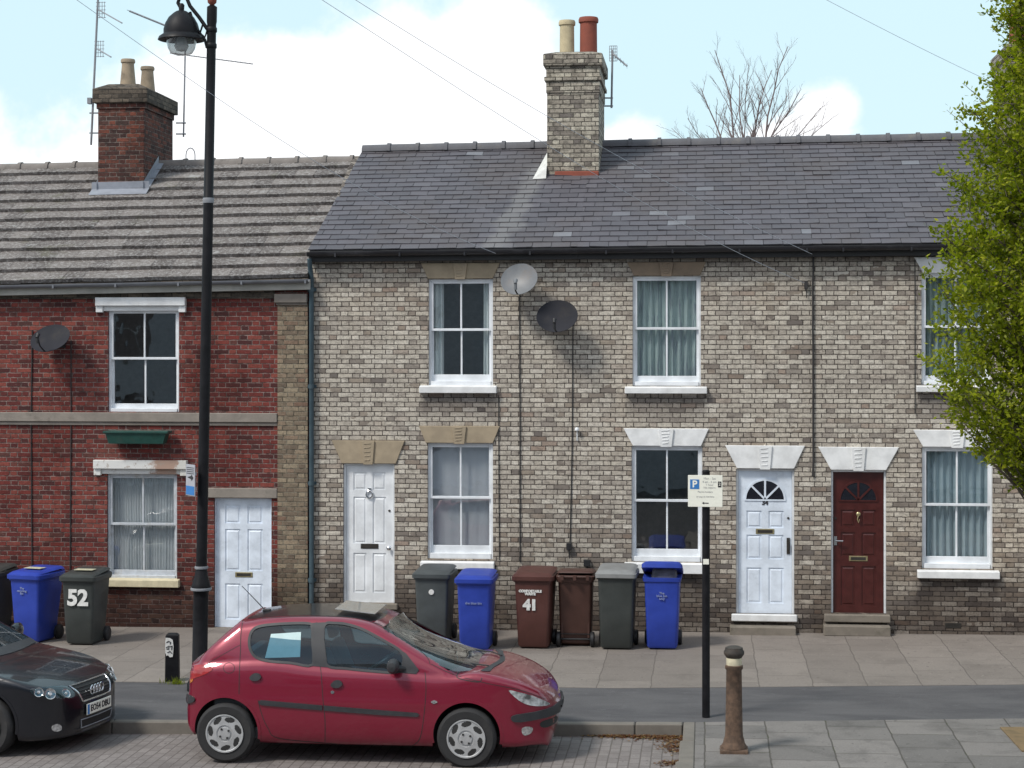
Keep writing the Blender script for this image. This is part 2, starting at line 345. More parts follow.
plain('grey_gutter', (.17,.18,.20), .5, dirt=.4, scale=3, co='pos'); plain('pale_fascia', (.42,.41,.37), .7, dirt=.4, scale=4, co='pos'); plain('dark_fascia', (.03,.03,.032), .6, co='pos')
plain('blue_pipe', (.05,.085,.105), .5, dirt=.4, scale=8, dirtcol=(.05,.05,.05)); plain('lead', (.25,.27,.31), .6, metal=.0, dirt=.5, scale=6, dirtcol=(.2,.2,.21)); plain('white_mortar', (.6,.6,.57), .9, dirt=.3)
plain('terracotta', (.25,.07,.045), .85, dirt=.5, scale=7, dirtcol=(.14,.06,.045)); plain('buff_pot', (.52,.44,.28), .85, dirt=.5, scale=6, dirtcol=(.28,.22,.14)); plain('weathered_pot', (.34,.27,.19), .9, dirt=.7, scale=9, dirtcol=(.15,.12,.09))
plain('ridge_tile', (.105,.105,.115), .8, dirt=.5, scale=8, dirtcol=(.2,.18,.15), co='pos'); plain('aluminium', (.5,.52,.55), .4, metal=.8, scale=20); plain('thin_grey', (.25,.26,.28), .6)
plain('plaster', (.30,.27,.25), .9, co='pos'); plain('mahogany', (.062,.011,.009), .35, var=.15, scale=9, dirt=.15, dirtcol=(.035,.01,.008), coat=.2); plain('brass', (.42,.36,.2), .4, metal=.7); plain('chrome', (.65,.66,.68), .2, metal=1)
plain('black_plastic', (.018,.018,.02), .5, var=.2, dirt=.2, dirtcol=(.05,.05,.05)); plain('white_mark', (.68,.68,.66), .7, dirt=.3, scale=30, dirtcol=(.3,.28,.26)); plain('faint_mark', (.30,.36,.58), .7)
plain('bin_blue', (.022,.052,.35), .42, var=.1, dirt=.65, scale=5, dirtcol=(.03,.05,.22)); plain('bin_grey', (.062,.072,.075), .5, dirt=.65, scale=5, dirtcol=(.035,.035,.035)); plain('bin_dark', (.038,.044,.042), .5, dirt=.65, scale=5)
plain('bin_brown', (.085,.030,.024), .5, dirt=.65, scale=5, dirtcol=(.045,.022,.02)); plain('bin_brown_plain', (.075,.034,.026), .5, dirt=.65, scale=5, dirtcol=(.045,.025,.02)); plain('bin_lid_pale', (.22,.225,.225), .5, dirt=.4, scale=6, dirtcol=(.12,.12,.12)); plain('ridge_grey', (.20,.18,.165), .9, dirt=.7, scale=7, dirtcol=(.09,.08,.07), co='pos', bump=.6); plain('bin_rubbish', (.06,.06,.085), .5, var=.5, scale=9); plain('sticker', (.52,.50,.36), .6)
plain('kerb_stone', (.165,.15,.13), .9, dirt=.6, scale=5, bump=.6, dirtcol=(.13,.12,.10), co='pos'); plain('earth', (.19,.13,.065), .95, dirt=.7, scale=9, bump=1, dirtcol=(.07,.06,.03), co='pos')
plain('rust', (.105,.066,.044), .85, var=.35, scale=18, dirt=.65, dirtcol=(.055,.045,.038), bump=.5); plain('rust_dark', (.045,.038,.032), .7, var=.3, scale=14, dirt=.5, dirtcol=(.12,.065,.035)); plain('band_paint', (.58,.53,.38), .7, dirt=.55, scale=20, dirtcol=(.25,.16,.09))
plain('dish_dark', (.032,.033,.040), .8, spec=.15, dirt=.3, scale=5, dirtcol=(.10,.085,.06)); plain('dish_light', (.15,.16,.17), .5, dirt=.6, scale=5, dirtcol=(.17,.12,.085)); plain('planter', (.012,.060,.048), .45, dirt=.3); plain('sign_white', (.88,.88,.78), .5, var=.03); plain('sign_grey', (.42,.43,.47), .5, var=.04)
plain('sign_blue', (.04,.20,.52), .5, var=.04); plain('ink', (.03,.03,.035), .6); plain('pale_ink', (.42,.42,.42), .6); plain('frosted', (.80,.82,.80), .6); plain('sunroof_sky_grey', (.34,.36,.37), .15, coat=1)  # sunroof: reflected sky painted in as an even pale grey
plain('tyre', (.022,.022,.023), .8, var=.2, scale=10, dirt=.4, dirtcol=(.06,.055,.05)); plain('hubcap', (.46,.465,.47), .4, metal=.35, scale=10, dirt=.3, dirtcol=(.2,.19,.18)); plain('hub_dark', (.02,.02,.02), .7)
plain('trim_black', (.030,.031,.035), .55, var=.15, dirt=.3, dirtcol=(.06,.06,.06)); plain('underbody', (.012,.012,.012), .9); plain('cabin', (.035,.038,.042), .8); plain('seat_cloth', (.07,.075,.085), .9); plain('paper', (.62,.80,.80), .7, var=.04)
plain('bark', (.085,.07,.05), .95, bump=.8, scale=12); plain('bare_bark', (.18,.14,.135), .95); plain('cable', (.03,.028,.028), .7); plain('wire_grey', (.50,.53,.58), .7)
plain('lamp_red', (.32,.018,.02), .15, coat=1, var=.15, scale=20); plain('orange_glass', (.6,.2,.05), .2, coat=1); plain('fog_glass', (.55,.55,.55), .12, metal=.6, var=.4, scale=40)
def paint(name, col, flake, rough=.35, dust_sheen=.12, ct=1):
    m, n, p = material(name); v = n.obj()
    c = n.mix(n.sstep(n.noise(v, 900, 2, .5), .45, .6, 0, .5), col, flake)
    d = n.noise(v, 3, 6, .7); c = n.mix(n.sstep(d, .45, .75, 0, dust_sheen), c, (.17,.13,.12))
    bs(n, p, col=c, rough=rough, metal=.25, coat=ct, croug=.05, spec=.5); M[name] = m
paint('red_paint', (.19,.003,.022), (.29,.008,.040), .33, .04); paint('black_paint', (.004,.005,.009), (.010,.011,.018), .3, .012, .7)
def peel():
    m, n, p = material('peel_paint'); P0 = n.pos(); x, y, z = n.sep(P0)
    k = n.m('ADD', x, n.m('MULTIPLY', n.m('SUBTRACT', n.noise(P0, 9, 5, .7), .5), .5))
    c = n.mix(n.sstep(k, at(150, 467).x, at(158, 467).x), (.70,.70,.68), (.40,.27,.21)); c = n.mix(n.sstep(k, at(176, 467).x, at(180, 467).x), c, (.62,.61,.57))
    c = n.mix(n.sstep(n.noise(P0, 16, 5, .7), .56, .66, 0, .7), c, (.36,.30,.25)); bs(n, p, col=c, rough=.8, nrm=n.bump(n.noise(P0, 16, 5, .7), .5, .01)); M['peel_paint'] = m
peel()
def headlamp():
    m, n, p = material('headlamp'); v = n.obj()
    r = n.noise(v, 16, 2, .5); c = n.ramp(r, [(.3, (.12,.13,.13)), (.5, (.5,.53,.54)), (.7, (.85,.88,.9))])
    bs(n, p, col=c, rough=.12, metal=.35, coat=1, croug=.02); M['headlamp'] = m
headlamp()
def glass(name, tint=(.75,.85,.85), refl=1.0, trans=.9, rough=.02, dust_sheen=0, wavy=True):
    m, n, p = material(name); t = m.node_tree; out = t.nodes['Material Output']; t.nodes.remove(p)
    tr = n.n.new('ShaderNodeBsdfTransparent'); n.put(tr.inputs[0], tuple(q*trans for q in tint))
    gl = n.n.new('ShaderNodeBsdfGlossy'); n.put(gl.inputs[0], (1,1,1)); gl.inputs['Roughness'].default_value = rough
    bv = n.noise(n.obj(), 2.5, 2, .5); n.put(gl.inputs['Normal'], n.bump(bv, .12, .02)) if wavy else None
    fr = n.n.new('ShaderNodeFresnel'); bf = n.n.new('ShaderNodeNewGeometry').outputs['Backfacing']; n.put(fr.inputs[0], n.m('SUBTRACT', 1.5, n.m('MULTIPLY', bf, 1.5-1/1.5)))   # a thin pane: same reflectance from both faces
    mx = n.n.new('ShaderNodeMixShader'); n.put(mx.inputs[0], n.m('MULTIPLY', fr.outputs[0], refl, clamp=True)); n.l.new(tr.outputs[0], mx.inputs[1]); n.l.new(gl.outputs[0], mx.inputs[2])
    last = mx
    if dust_sheen:
        df = n.n.new('ShaderNodeBsdfDiffuse'); n.put(df.inputs[0], (.20,.36,.44) if not wavy else (.42,.45,.46)); m2 = n.n.new('ShaderNodeMixShader')  # diffuse film; its blue on car glass stands in for reflected sky
        n.put(m2.inputs[0], n.sstep(n.noise(n.obj(), 4, 5, .6), .2, .9, dust_sheen*.5, dust_sheen*1.5)); n.l.new(mx.outputs[0], m2.inputs[1]); n.l.new(df.outputs[0], m2.inputs[2]); last = m2
    n.l.new(last.outputs[0], out.inputs[0]); M[name] = m
glass('window_glass', (.96,.98,.99), refl=2.2, trans=.97); glass('car_glass', (.50,.70,.80), refl=1.5, trans=.78, dust_sheen=.025, wavy=False); glass('lantern_glass', (.9,.92,.92), refl=2.0, trans=.9, rough=.1, dust_sheen=.3)
def cloth(name, a, b, fold=30, fold_shade=0):
    m, n, p = material(name); v = n.obj(); x, y, z = n.sep(v)
    c = n.mix(n.noise(v, 9, 3, .6), a, b)
    if fold_shade:
        k = n.noise(n.scale(v, 1, 1, .12), 20, 3, .6); c = n.mix(n.sstep(k, .5, .62, 0, .6), c, (.16,.17,.22))  # shade between the folds painted in as dark upright streaks
    bs(n, p, col=c, rough=.95); M[name] = m
cloth('curtain_green', (.38,.48,.46), (.52,.60,.56), fold_shade=1); cloth('curtain_pale', (.75,.80,.78), (.8,.82,.8)); cloth('net_curtain', (.46,.49,.50), (.60,.60,.60)); cloth('blind_grey', (.50,.50,.53), (.58,.58,.60)); cloth('curtain_blue', (.36,.46,.50), (.5,.58,.6))
def leafmat(name, a, b, cc):
    m, n, p = material(name); r = n.attr('rnd')
    c = n.ramp(r, [(0, a), (.5, b), (1, cc)])
    bs(n, p, col=c, rough=.5, spec=.3)
    t = m.node_tree; out = t.nodes['Material Output']; tl = n.n.new('ShaderNodeBsdfTranslucent'); n.put(tl.inputs[0], n.mix(1.0, c, (1.1,1.3,.5), 'MULTIPLY'))
    mx = n.n.new('ShaderNodeMixShader'); mx.inputs[0].default_value = .5; n.l.new(p.outputs[0], mx.inputs[1]); n.l.new(tl.outputs[0], mx.inputs[2]); n.l.new(mx.outputs[0], out.inputs[0]); M[name] = m
leafmat('leaf', (.12,.155,.012), (.27,.30,.016), (.48,.47,.035)); leafmat('litter', (.10,.045,.025), (.20,.08,.04), (.36,.25,.14))
# ------------------------------------------------------------------ ground
ZR = -.125                                                   # road level below the pavement
def slab_poly(name, pts, z0, z1, mat):
    """flat slab following the gentle street slope; pts (x, y)"""
    mb = MB(); mb.prism([(p[0], p[1]) for p in pts], z0, z1, 0, 'z'); mb.v = [(x, y, z+SLOPE*x) for x, y, z in mb.v]
    return tag(mb.build(name, mat), kind='structure')
def pl(pxs):                                                 # polyline through ground points, extended both ways
    p = [gnd(a, b, 0) for a, b in pxs]; q = [(v.x, v.y) for v in p]
    e = lambda a, b, X: (X, a[1]+(b[1]-a[1])*(X-a[0])/(b[0]-a[0]))
    return [e(q[0], q[1], -30)]+q+[e(q[-2], q[-1], 30)]
def yon(line, x):
    for a, b in zip(line, line[1:]):
        if a[0] <= x <= b[0]: return a[1]+(b[1]-a[1])*(x-a[0])/(b[0]-a[0])
EDGE = pl([(140, 682), (620, 688), (1010, 684.5)])           # paving / asphalt edge
KERB = pl([(140, 722), (660, 724.5)])                        # front face of the kerb
BACK = [(x, y+.13) for x, y in KERB]
KXL = gnd(683, 724); KXR = gnd(674, 768); KY = yon(KERB, KXL.x)
BO = pl([(690, 721), (1010, 718.5)])
slab_poly('road', [(-150, -120), (150, -120), (150, 60), (-150, 60)], ZR-.3, ZR-.004, M['road_far'])
slab_poly('parking_bay', [(-30, -13), (KXR.x+.1, -13), (KXR.x+.1, KY), (KERB[1][0], KERB[1][1]), KERB[0]], ZR-.1, ZR, M['block_paving'])
slab_poly('pavement', EDGE+[(30, 3), (-30, 3)], ZR-.1, 0, M['paving'])
xj = KXL.x+.129
sb = [BACK[0], BACK[1], (xj, yon(BACK, xj))]+[(x, y) for x, y in BO if x > xj]
slab_poly('asphalt_path', sb+list(reversed(EDGE)), ZR-.1, -.004, M['asphalt'])
slab_poly('pavement_buildout', [(xj, -13), (30, -13)]+[(x, y) for x, y in reversed(BO) if x > xj]+[(xj, yon(BACK, xj))], ZR-.1, .0, M['paving_buildout'])
kb = MB(); x = -30
while x < KXL.x:
    x2 = min(x+.915, KXL.x); j = random.uniform(-.003, .003); ya, yb = yon(KERB, x+.001), yon(KERB, x2-.001)
    kb.prism([(x+.004, ya+j), (x2-.004, yb+j), (x2-.004, yb+.127), (x+.004, ya+.127)], ZR-.05, .004+j, 0, 'z'); x = x2
y = KY+.127
while y > -13:
    xo = (KXL.x-KXR.x)/(KXL.y-KXR.y)*(y-KXL.y)
    kb.box(KXL.x+.002+xo, KXL.x+.128, y-.911, y-.004, ZR-.05, .006+random.uniform(-.002, .003)); y -= .915
kb.v = [(x, y, z+SLOPE*x) for x, y, z in kb.v]
tag(kb.build('kerb', M['kerb_stone'], bevel=.012), kind='structure')
# leaf litter swept against the kerb
lv = MB(); rnds = []
def litter(cx, cy, sx, sy, n, z):
    for _ in range(n):
        x = random.gauss(cx, sx) if sx > 0 else cx+random.uniform(sx, -sx); y = cy-abs(random.gauss(0, sy))
        a = random.uniform(0, 6.28); s = random.uniform(.008, .024); zz = z+SLOPE*x+random.uniform(.003, .02)
        p = [(x+s*math.cos(a+t)*q, y+s*math.sin(a+t)*q, zz+random.uniform(-.004, .008)) for t, q in ((0, 1), (1.5, .6), (3.1, 1), (4.6, .6))]
        lv.add(p, [(0, 1, 2, 3)]); rnds.append(random.random())
bx0, bx1 = gnd(560, 730, ZR).x, KXL.x
for i in range(14): litter(bx0+(bx1-bx0)*(.25+.75*random.random()), KY-.02, .12, .05, int(18+60*random.random()), ZR)
for i in range(12): litter(bx1-.14*random.random(), KY-.15-1.2*random.random()**1.4, .07, .07, 45, ZR)
litter(bx1-.2, KY-.04, .2, .09, 420, ZR)
for i in range(10): litter(bx0-8+8*random.random(), KY-.03, .2, .03, 14, ZR)
lo = lv.build('leaf_litter', M['litter'], smooth='keep')
at_ = lo.data.attributes.new('rnd', 'FLOAT', 'FACE'); at_.data.foreach_set('value', rnds); tag(lo, 'brown dead leaves swept against the kerb and corner of the parking bay', 'leaves', kind='stuff')
# ------------------------------------------------------------------ walls
def wall_holes(mb, x0, x1, z0, z1, y0, y1, holes):
    xs = sorted({x0, x1, *[h[0] for h in holes], *[h[1] for h in holes]}); zs = sorted({z0, z1, *[h[2] for h in holes], *[h[3] for h in holes]})
    ins = lambda a, b: any(h[0] < a < h[1] and h[2] < b < h[3] for h in holes)
    sol = {}
    for i in range(len(xs)-1):
        for j in range(len(zs)-1): sol[i, j] = not ins((xs[i]+xs[i+1])/2, (zs[j]+zs[j+1])/2)
    for (i, j), s in sol.items():
        if not s: continue
        a, b, c, d = xs[i], xs[i+1], zs[j], zs[j+1]
        mb.add([(a,y0,c),(b,y0,c),(b,y0,d),(a,y0,d)], [(0,1,2,3)]); mb.add([(a,y1,c),(b,y1,c),(b,y1,d),(a,y1,d)], [(3,2,1,0)])
        if not sol.get((i-1, j)): mb.add([(a,y0,c),(a,y1,c),(a,y1,d),(a,y0,d)], [(3,2,1,0)])
        if not sol.get((i+1, j)): mb.add([(b,y0,c),(b,y1,c),(b,y1,d),(b,y0,d)], [(0,1,2,3)])
        if not sol.get((i, j-1)): mb.add([(a,y0,c),(b,y0,c),(b,y1,c),(a,y1,c)], [(3,2,1,0)])
        if not sol.get((i, j+1)): mb.add([(a,y0,d),(b,y0,d),(b,y1,d),(a,y1,d)], [(0,1,2,3)])
def rect(px0, py0, px1, py1, Y=0.0):
    a = at(px0, (py0+py1)/2, Y); b = at(px1, (py0+py1)/2, Y); m_ = (px0+px1)/2
    return (a.x, b.x, at(m_, py1, Y).z, at(m_, py0, Y).z)
def drape(name, r, y, mat, parent, folds=6, amp=.03, x_pinch=0):
    x0, x1, z0, z1 = r; nx = folds*10; nz = 8; mb = MB(); ph = random.random()*6
    vs = []
    for j in range(nz+1):
        for i in range(nx+1):
            u = i/nx; t = j/nz
            vs.append((x0+(x1-x0)*(u+.012*math.sin(9*u*6.28/folds+t*2)), y+amp*math.sin(u*folds*6.28+ph+.5*math.sin(t*3+u*5))*(1-.25*t)+.006*math.sin(u*folds*17), z0+(z1-z0)*t))
    fs = [(j*(nx+1)+i, j*(nx+1)+i+1, (j+1)*(nx+1)+i+1, (j+1)*(nx+1)+i) for j in range(nz) for i in range(nx)]
    mb.add(vs, fs); return mb.build(name, M[mat], parent, smooth=True)
def sash_window(house, r, mat='white_paint', curtain=None, sill=None, sill_mat='white_sill', lintel=None, lintel_mat=None, bar=True, side_bars=0, bottom=.10, label=None):
    x0, x1, z0, z1 = r; mid = (z0+bottom*.5+z1)/2; w = .032
    f = MB(); yf = .035                                       # box frame
    f.box(x0, x0+w, yf, yf+.13, z0, z1); f.box(x1-w, x1, yf, yf+.13, z0, z1); f.box(x0+w, x1-w, yf, yf+.13, z1-.03, z1); f.box(x0+w, x1-w, yf-.015, yf+.13, z0, z0+bottom*.45)
    wo = f.build('window', M[mat], house, bevel=.004)
    if label: wo['label'] = label
    def sash(za, zb, y, low):
        s = MB(); a, b = x0+w-.004, x1-w+.004; t = .034
        s.box(a, a+t, y, y+.04, za, zb); s.box(b-t, b, y, y+.04, za, zb); s.box(a+t, b-t, y, y+.04, zb-t, zb); s.box(a+t, b-t, y, y+.04, za, za+(bottom*.62 if low else t))
        c = (a+b)/2
        if bar: s.box(c-.012, c+.012, y+.004, y+.03, za+(bottom*.62 if low else t), zb-t)
        s.build('sash', M[mat], wo, bevel=.003)
        g = MB(); g.box(a+t, b-t, y+.018, y+.022, za+(bottom*.62 if low else t), zb-t); g.build('pane', M['window_glass'], wo)
    sash(mid-.015, z1-.028, yf+.012, False); sash(z0+bottom*.43, mid+.02, yf+.054, True)
    yc = .175
    if curtain == 'pair':
        drape('curtain', (x0+.03, x0+.19, z0+.02, z1), yc, 'curtain_pale', wo, 2, .03); drape('curtain', (x1-.15, x1-.03, z0+.02, z1), yc, 'curtain_pale', wo, 2, .03)
    elif curtain: drape('curtain', (x0+.02, x1-.02, z0+.02, z1), yc, curtain, wo, 9 if curtain != 'blind_grey' else 2, .036 if curtain not in ('blind_grey', 'net_curtain') else .004)
    if sill:
        a, b, c, d = sill; s = MB(); s.prism([(-.085, c), (-.085, d-.02), (.1, d+.01), (.1, c)], a, b, 0, 'x')
        s.build('sill', M[sill_mat], wo, bevel=.006)
    if lintel: make_lintel(lintel, lintel_mat, wo)
    return wo
def make_lintel(L, mat, parent):
    """L = (top x0, top x1, bottom x0, bottom x1, z bottom, z top, style)"""
    a, b, c, d, z0, z1, st = L; m_ = (a+b)/2
    if st == 'splay':
        s = MB(); s.prism([(c, z0), (d, z0), (b, z1), (a, z1)], -.022, .08); o = s.build('lintel', M[mat], parent, bevel=.006)
        k = MB(); kw = (b-a)*.085
        k.prism([(m_-kw*.75, z0-.012), (m_+kw*.75, z0-.012), (m_+kw*1.05, z1-.004), (m_-kw*1.05, z1-.004)], -.045, -.0225); 
        for i in range(5):                                   # rusticated face of the keystone
            zz = z0+(z1-z0)*(.12+.18*i); kk = kw*(.6+.05*i); k.prism([(m_-kk*.9, zz), (m_+kk*random.uniform(.2, .8), zz+.006), (m_+kk*.6, zz+.024), (m_-kk*.7, zz+.02)], -.051, -.0455)
        k.build('keystone', M[mat], o if parent.type == 'EMPTY' else parent, bevel=.004)
    else:                                                    # hood with dropped ears
        s = MB(); s.box(a, b, -.09, .08, z1-(z1-z0)*.62, z1); s.box(a+.0, a+.1, -.06, -.001, z0-.02, z1-(z1-z0)*.62); s.box(b-.1, b-.0, -.06, -.001, z0-.02, z1-(z1-z0)*.62); s.box(a+.1, b-.1, -.03, .08, z0, z1-(z1-z0)*.62)
        s.build('lintel', M[mat], parent, bevel=.006)
def lin(px_t0, px_t1, px_b0, px_b1, py0, py1, st='splay'):
    mx = (px_t0+px_t1)/2
    return (at(px_t0, py0).x, at(px_t1, py0).x, at(px_b0, py1).x, at(px_b1, py1).x, at(mx, py1).z, at(mx, py0).z, st)
def door(house, r, mat, frame_mat, rows, fan=False, box_z=None, handle=None, knocker=None, number=None, fr_w=.03, lintel=None, lintel_mat=None, label=None, bright=None):
    x0, x1, z0, z1 = r; y = .07; a, b = x0+fr_w, x1-fr_w; W = b-a; H = z1-fr_w-z0
    d = MB(); d.box(a+.004, b-.004, y+.012, y+.055, z0, z1-fr_w-.003)
    st = .11*W/.7; c = (a+b)/2; g = .03
    d.box(a+.004, a+st, y, y+.0115, z0, z1-fr_w-.003); d.box(b-st, b-.004, y, y+.0115, z0, z1-fr_w-.003)
    prev = z0
    spans = sorted([(z0+H*p, z0+H*q) for p, q in rows]); 
    top_fan = z0+H*.815
    for p, q in spans+[(z1-fr_w-.003, None)]:
        d.box(a+st, b-st, y, y+.0115, prev, p); prev = q
    for p, q in spans:
        d.box(c-st*.42, c+st*.42, y, y+.0115, p, q)
        for u, v in ((a+st, c-st*.42), (c+st*.42, b-st)): d.frustum((u+.035, v-.035, p+.035, q-.035), (u+.045, v-.045, p+.045, q-.045), 0, 0) if False else d.add(
            [(u+.02,y+.0118,p+.02),(v-.02,y+.0118,p+.02),(v-.02,y+.0118,q-.02),(u+.02,y+.0118,q-.02),(u+.035,y+.003,p+.035),(v-.035,y+.003,p+.035),(v-.035,y+.003,q-.035),(u+.035,y+.003,q-.035)],
            [(4,5,6,7),(0,1,5,4),(1,2,6,5),(2,3,7,6),(3,0,4,7)])
    do = d.build('door', M[mat], house, bevel=0)
    if label: do['label'] = label
    f = MB(); f.box(x0, x0+fr_w, y-.03, y+.09, z0, z1); f.box(x1-fr_w, x1, y-.03, y+.09, z0, z1); f.box(x0+fr_w, x1-fr_w, y-.03, y+.09, z1-fr_w, z1)
    f.build('door_frame', M[frame_mat], do, bevel=.004)
    if fan:
        rr = W*.355; zc = z0+H*.80; n_ = 20
        p = [(c+rr*math.cos(math.pi*i/n_), zc+rr*math.sin(math.pi*i/n_)) for i in range(n_+1)]
        g_ = MB(); g_.prism(p, y-.004, y-.001); g_.build('fanlight', M['fan_glass'], do)
        bmb = MB()
        for i in range(n_):
            t0, t1 = math.pi*i/n_, math.pi*(i+1)/n_
            q = lambda r_, t: (c+r_*math.cos(t), zc+r_*math.sin(t))
            bmb.prism([q(rr-.004, t0), q(rr+.022, t0), q(rr+.022, t1), q(rr-.004, t1)], y-.012, y)
        for t in (45, 90, 135):
            t = R(t); dx, dz = math.cos(t), math.sin(t); nx, nz = -dz*.013, dx*.013
            bmb.prism([(c+nx, zc+nz), (c-nx, zc-nz), (c-nx+dx*rr, zc-nz+dz*rr), (c+nx+dx*rr, zc+nz+dz*rr)], y-.013, y-.0045)
        bmb.box(c-rr-.02, c+rr+.02, y-.012, y, zc-.02, zc); bmb.build('fanlight_bars', M[mat], do)
    if box_z:
        zz = z0+H*box_z; l = MB(); l.box(c-.125, c+.125, y-.008, y-.0005, zz-.035, zz+.035); lo_ = l.build('letterbox', M[bright or 'brass'], do, bevel=.003)
        l = MB(); l.box(c-.1, c+.1, y-.012, y-.0085, zz-.02, zz+.02); l.build('letterbox_flap', M['letter_flap'] , do)
    if handle:
        hx, hz, kind = handle; hx = a+W*hx; hz = z0+H*hz; h = MB()
        if kind == 'knob': h.lathe([(.012, 0), (.012, -.03), (.03, -.04), (.034, -.055), (.02, -.07), (.001, -.073)], (hx, y, hz), 14, 'y')
        elif kind == 'pull': h.box(hx-.022, hx+.022, y-.012, y, hz-.11, hz+.11); h.box(hx-.01, hx+.01, y-.045, y-.0125, hz-.05, hz+.05)
        else: h.box(hx-.02, hx+.02, y-.008, y, hz-.06, hz+.06); h.tube([(hx, y-.008, hz), (hx, y-.05, hz), (hx+.1, y-.055, hz)], .01)
        h.build('handle', M['chrome' if kind != 'pull' else 'letter_flap'], do, smooth=True)
        k = MB(); k.lathe([(.016, 0), (.016, -.01), (.001, -.012)], (hx, y, z0+H*.67), 12, 'y'); k.build('lock', M['letter_flap'], do)
    if knocker == 'ring':
        k = MB(); ctr = (c, y-.02, z0+H*.79); pts = [(ctr[0]+.045*math.cos(t), ctr[1], ctr[2]+.05*math.sin(t)) for t in [i*6.2832/20 for i in range(21)]]
        k.tube(pts, .011, 8); k.box(c-.02, c+.02, y-.02, y, ctr[2]+.04, ctr[2]+.085); k.build('knocker', M['chrome'], do, smooth=True)
    if knocker == 'lion':
        k = MB(); k.lathe([(.03, 0), (.03, -.012), (.018, -.022), (.001, -.024)], (c, y, z0+H*.70), 12, 'y'); k.tube([(c, y-.02, z0+H*.69), (c-.015, y-.028, z0+H*.665), (c, y-.03, z0+H*.64), (c+.015, y-.028, z0+H*.665)], .007); k.build('knocker', M['brass'], do, smooth=True)
    if number: text_mb(number, .085, face_cam((c, y-.003, z0+H*.775)), .003, bold=.004).build('door_number', M['ink'], do)
    if lintel: make_lintel(lintel, lintel_mat, do)
    return do
plain('fan_glass', (.012,.012,.018), .08, coat=.6); plain('letter_flap', (.05,.045,.04), .5, metal=.4)
# ------------------------------------------------------------------ roofs
def line_z(p0, p1): return lambda x: p0.z+(p1.z-p0.z)*(x-p0.x)/(p1.x-p0.x)
YE, YRD, YB = -.17, 3.2, 6.6
SE = line_z(at(330, 250, YE), at(950, 243, YE)); SR = line_z(at(365, 150, YRD), at(960, 138, YRD))
TE = line_z(at(0, 284, YE), at(300, 278, YE)); TR = line_z(at(0, 168, YRD), at(355, 160, YRD))
VX0, VX1 = at(308, 250, YE).x, at(363, 150, YRD).x           # verge of the slate roof
def roof_pt(ez, rz, x, t, lift=0.0):
    a = ez(x); b = rz(x); L = math.hypot(b-a, YRD-YE); ny, nz = -(b-a)/L, (YRD-YE)/L
    return (x, YE+(YRD-YE)*t+ny*lift, a+(b-a)*t+nz*lift)
def tiles(ez, rz, xl0, xl1, xr, rows, tw, lift, jit, gap, stagger, thick, skip=None, wob=0):
    """xl0/xl1 left edge at eave / ridge"""
    mb = MB(); rn = []
    for r in range(rows):
        t0, t1 = r/rows, (r+1)/rows; xl = xl0+(xl1-xl0)*(t0+t1)/2
        x = math.floor(xl/tw)*tw-tw+(tw*.5 if (r % 2 and stagger) else 0)
        while x < xr:
            a, b = max(x+gap*.5, xl), min(x+tw-gap*.5, xr); x += tw
            if b-a < .03: continue
            j = random.gauss(0, jit); j2 = random.gauss(0, jit); dn = random.uniform(0, .03)/rows*1.2 if stagger else 0
            if skip and skip(a, t0): j += random.uniform(0, .008); dn = random.uniform(0, .25)/rows
            l0, l1 = lift+j, lift+j2
            w0 = wob*math.sin(a*4.1+r*1.7); w1 = wob*math.sin(b*4.1+r*1.7)
            p = [roof_pt(ez, rz, a, t0-dn+w0, l0), roof_pt(ez, rz, b, t0-dn+w1, l1), roof_pt(ez, rz, b, t1+.15/rows, .001), roof_pt(ez, rz, a, t1+.15/rows, .001),
                 roof_pt(ez, rz, a, t0-dn+w0, l0-thick), roof_pt(ez, rz, b, t0-dn+w1, l1-thick)]
            mb.add(p, [(0,1,2,3), (4,5,1,0), (4,0,3), (5,2,1)]); v = random.random(); rn += [v]*4
    return mb, rn
def with_rnd(o, rn):
    a = o.data.attributes.new('rnd', 'FLOAT', 'FACE'); a.data.foreach_set('value', rn); return o
def under_roof(mb, ez, rz, xa, xb, xa1=None):
    xa1 = xa if xa1 is None else xa1; p = lambda x, t, l: roof_pt(ez, rz, x, t, l)
    v = [p(xa, 0, -.01), p(xb, 0, -.01), p(xb, 1, -.01), p(xa1, 1, -.01)]; yb = YB+.2
    back = [(xb, yb, ez(xb)), (xa, yb, ez(xa))]
    lo = [(q[0], q[1], q[2]-.06) for q in v+back]
    mb.add(v+back+lo, [(0,1,2,3), (3,2,4,5), (6,9,8,7), (9,11,10,8), (0,6,7,1), (4,10,11,5), (0,3,9,6), (3,5,11,9), (1,7,8,2), (2,8,10,4)])
def ridge_tiles(house, rz, xa, xb, mat, seg=.45, r=.115, gap_at=None):
    mb = MB(); x = xa
    while x < xb-.05:
        x2 = min(x+seg, xb)
        if not (gap_at and gap_at[0]-.02 < (x+x2)/2 < gap_at[1]+.02):
            for (a, b, rr) in ((x, x2-.05, r), (x2-.055, x2, r+.02)):
                n_ = 8; vs = []
                for xx in (a, b):
                    z = rz(xx)-.035+random.uniform(-.004, .004)
                    for k in range(n_+1):
                        t = math.pi*k/n_; vs.append((xx, YRD-rr*1.1*math.cos(t), z+rr*math.sin(t)))
                mb.add(vs, [(k, k+1, n_+2+k, n_+1+k) for k in range(n_)]+[tuple(range(n_+1)), tuple(reversed(range(n_+1, 2*n_+2)))])
        x = x2
    return mb.build('ridge_tiles', M[mat], house, smooth=True)
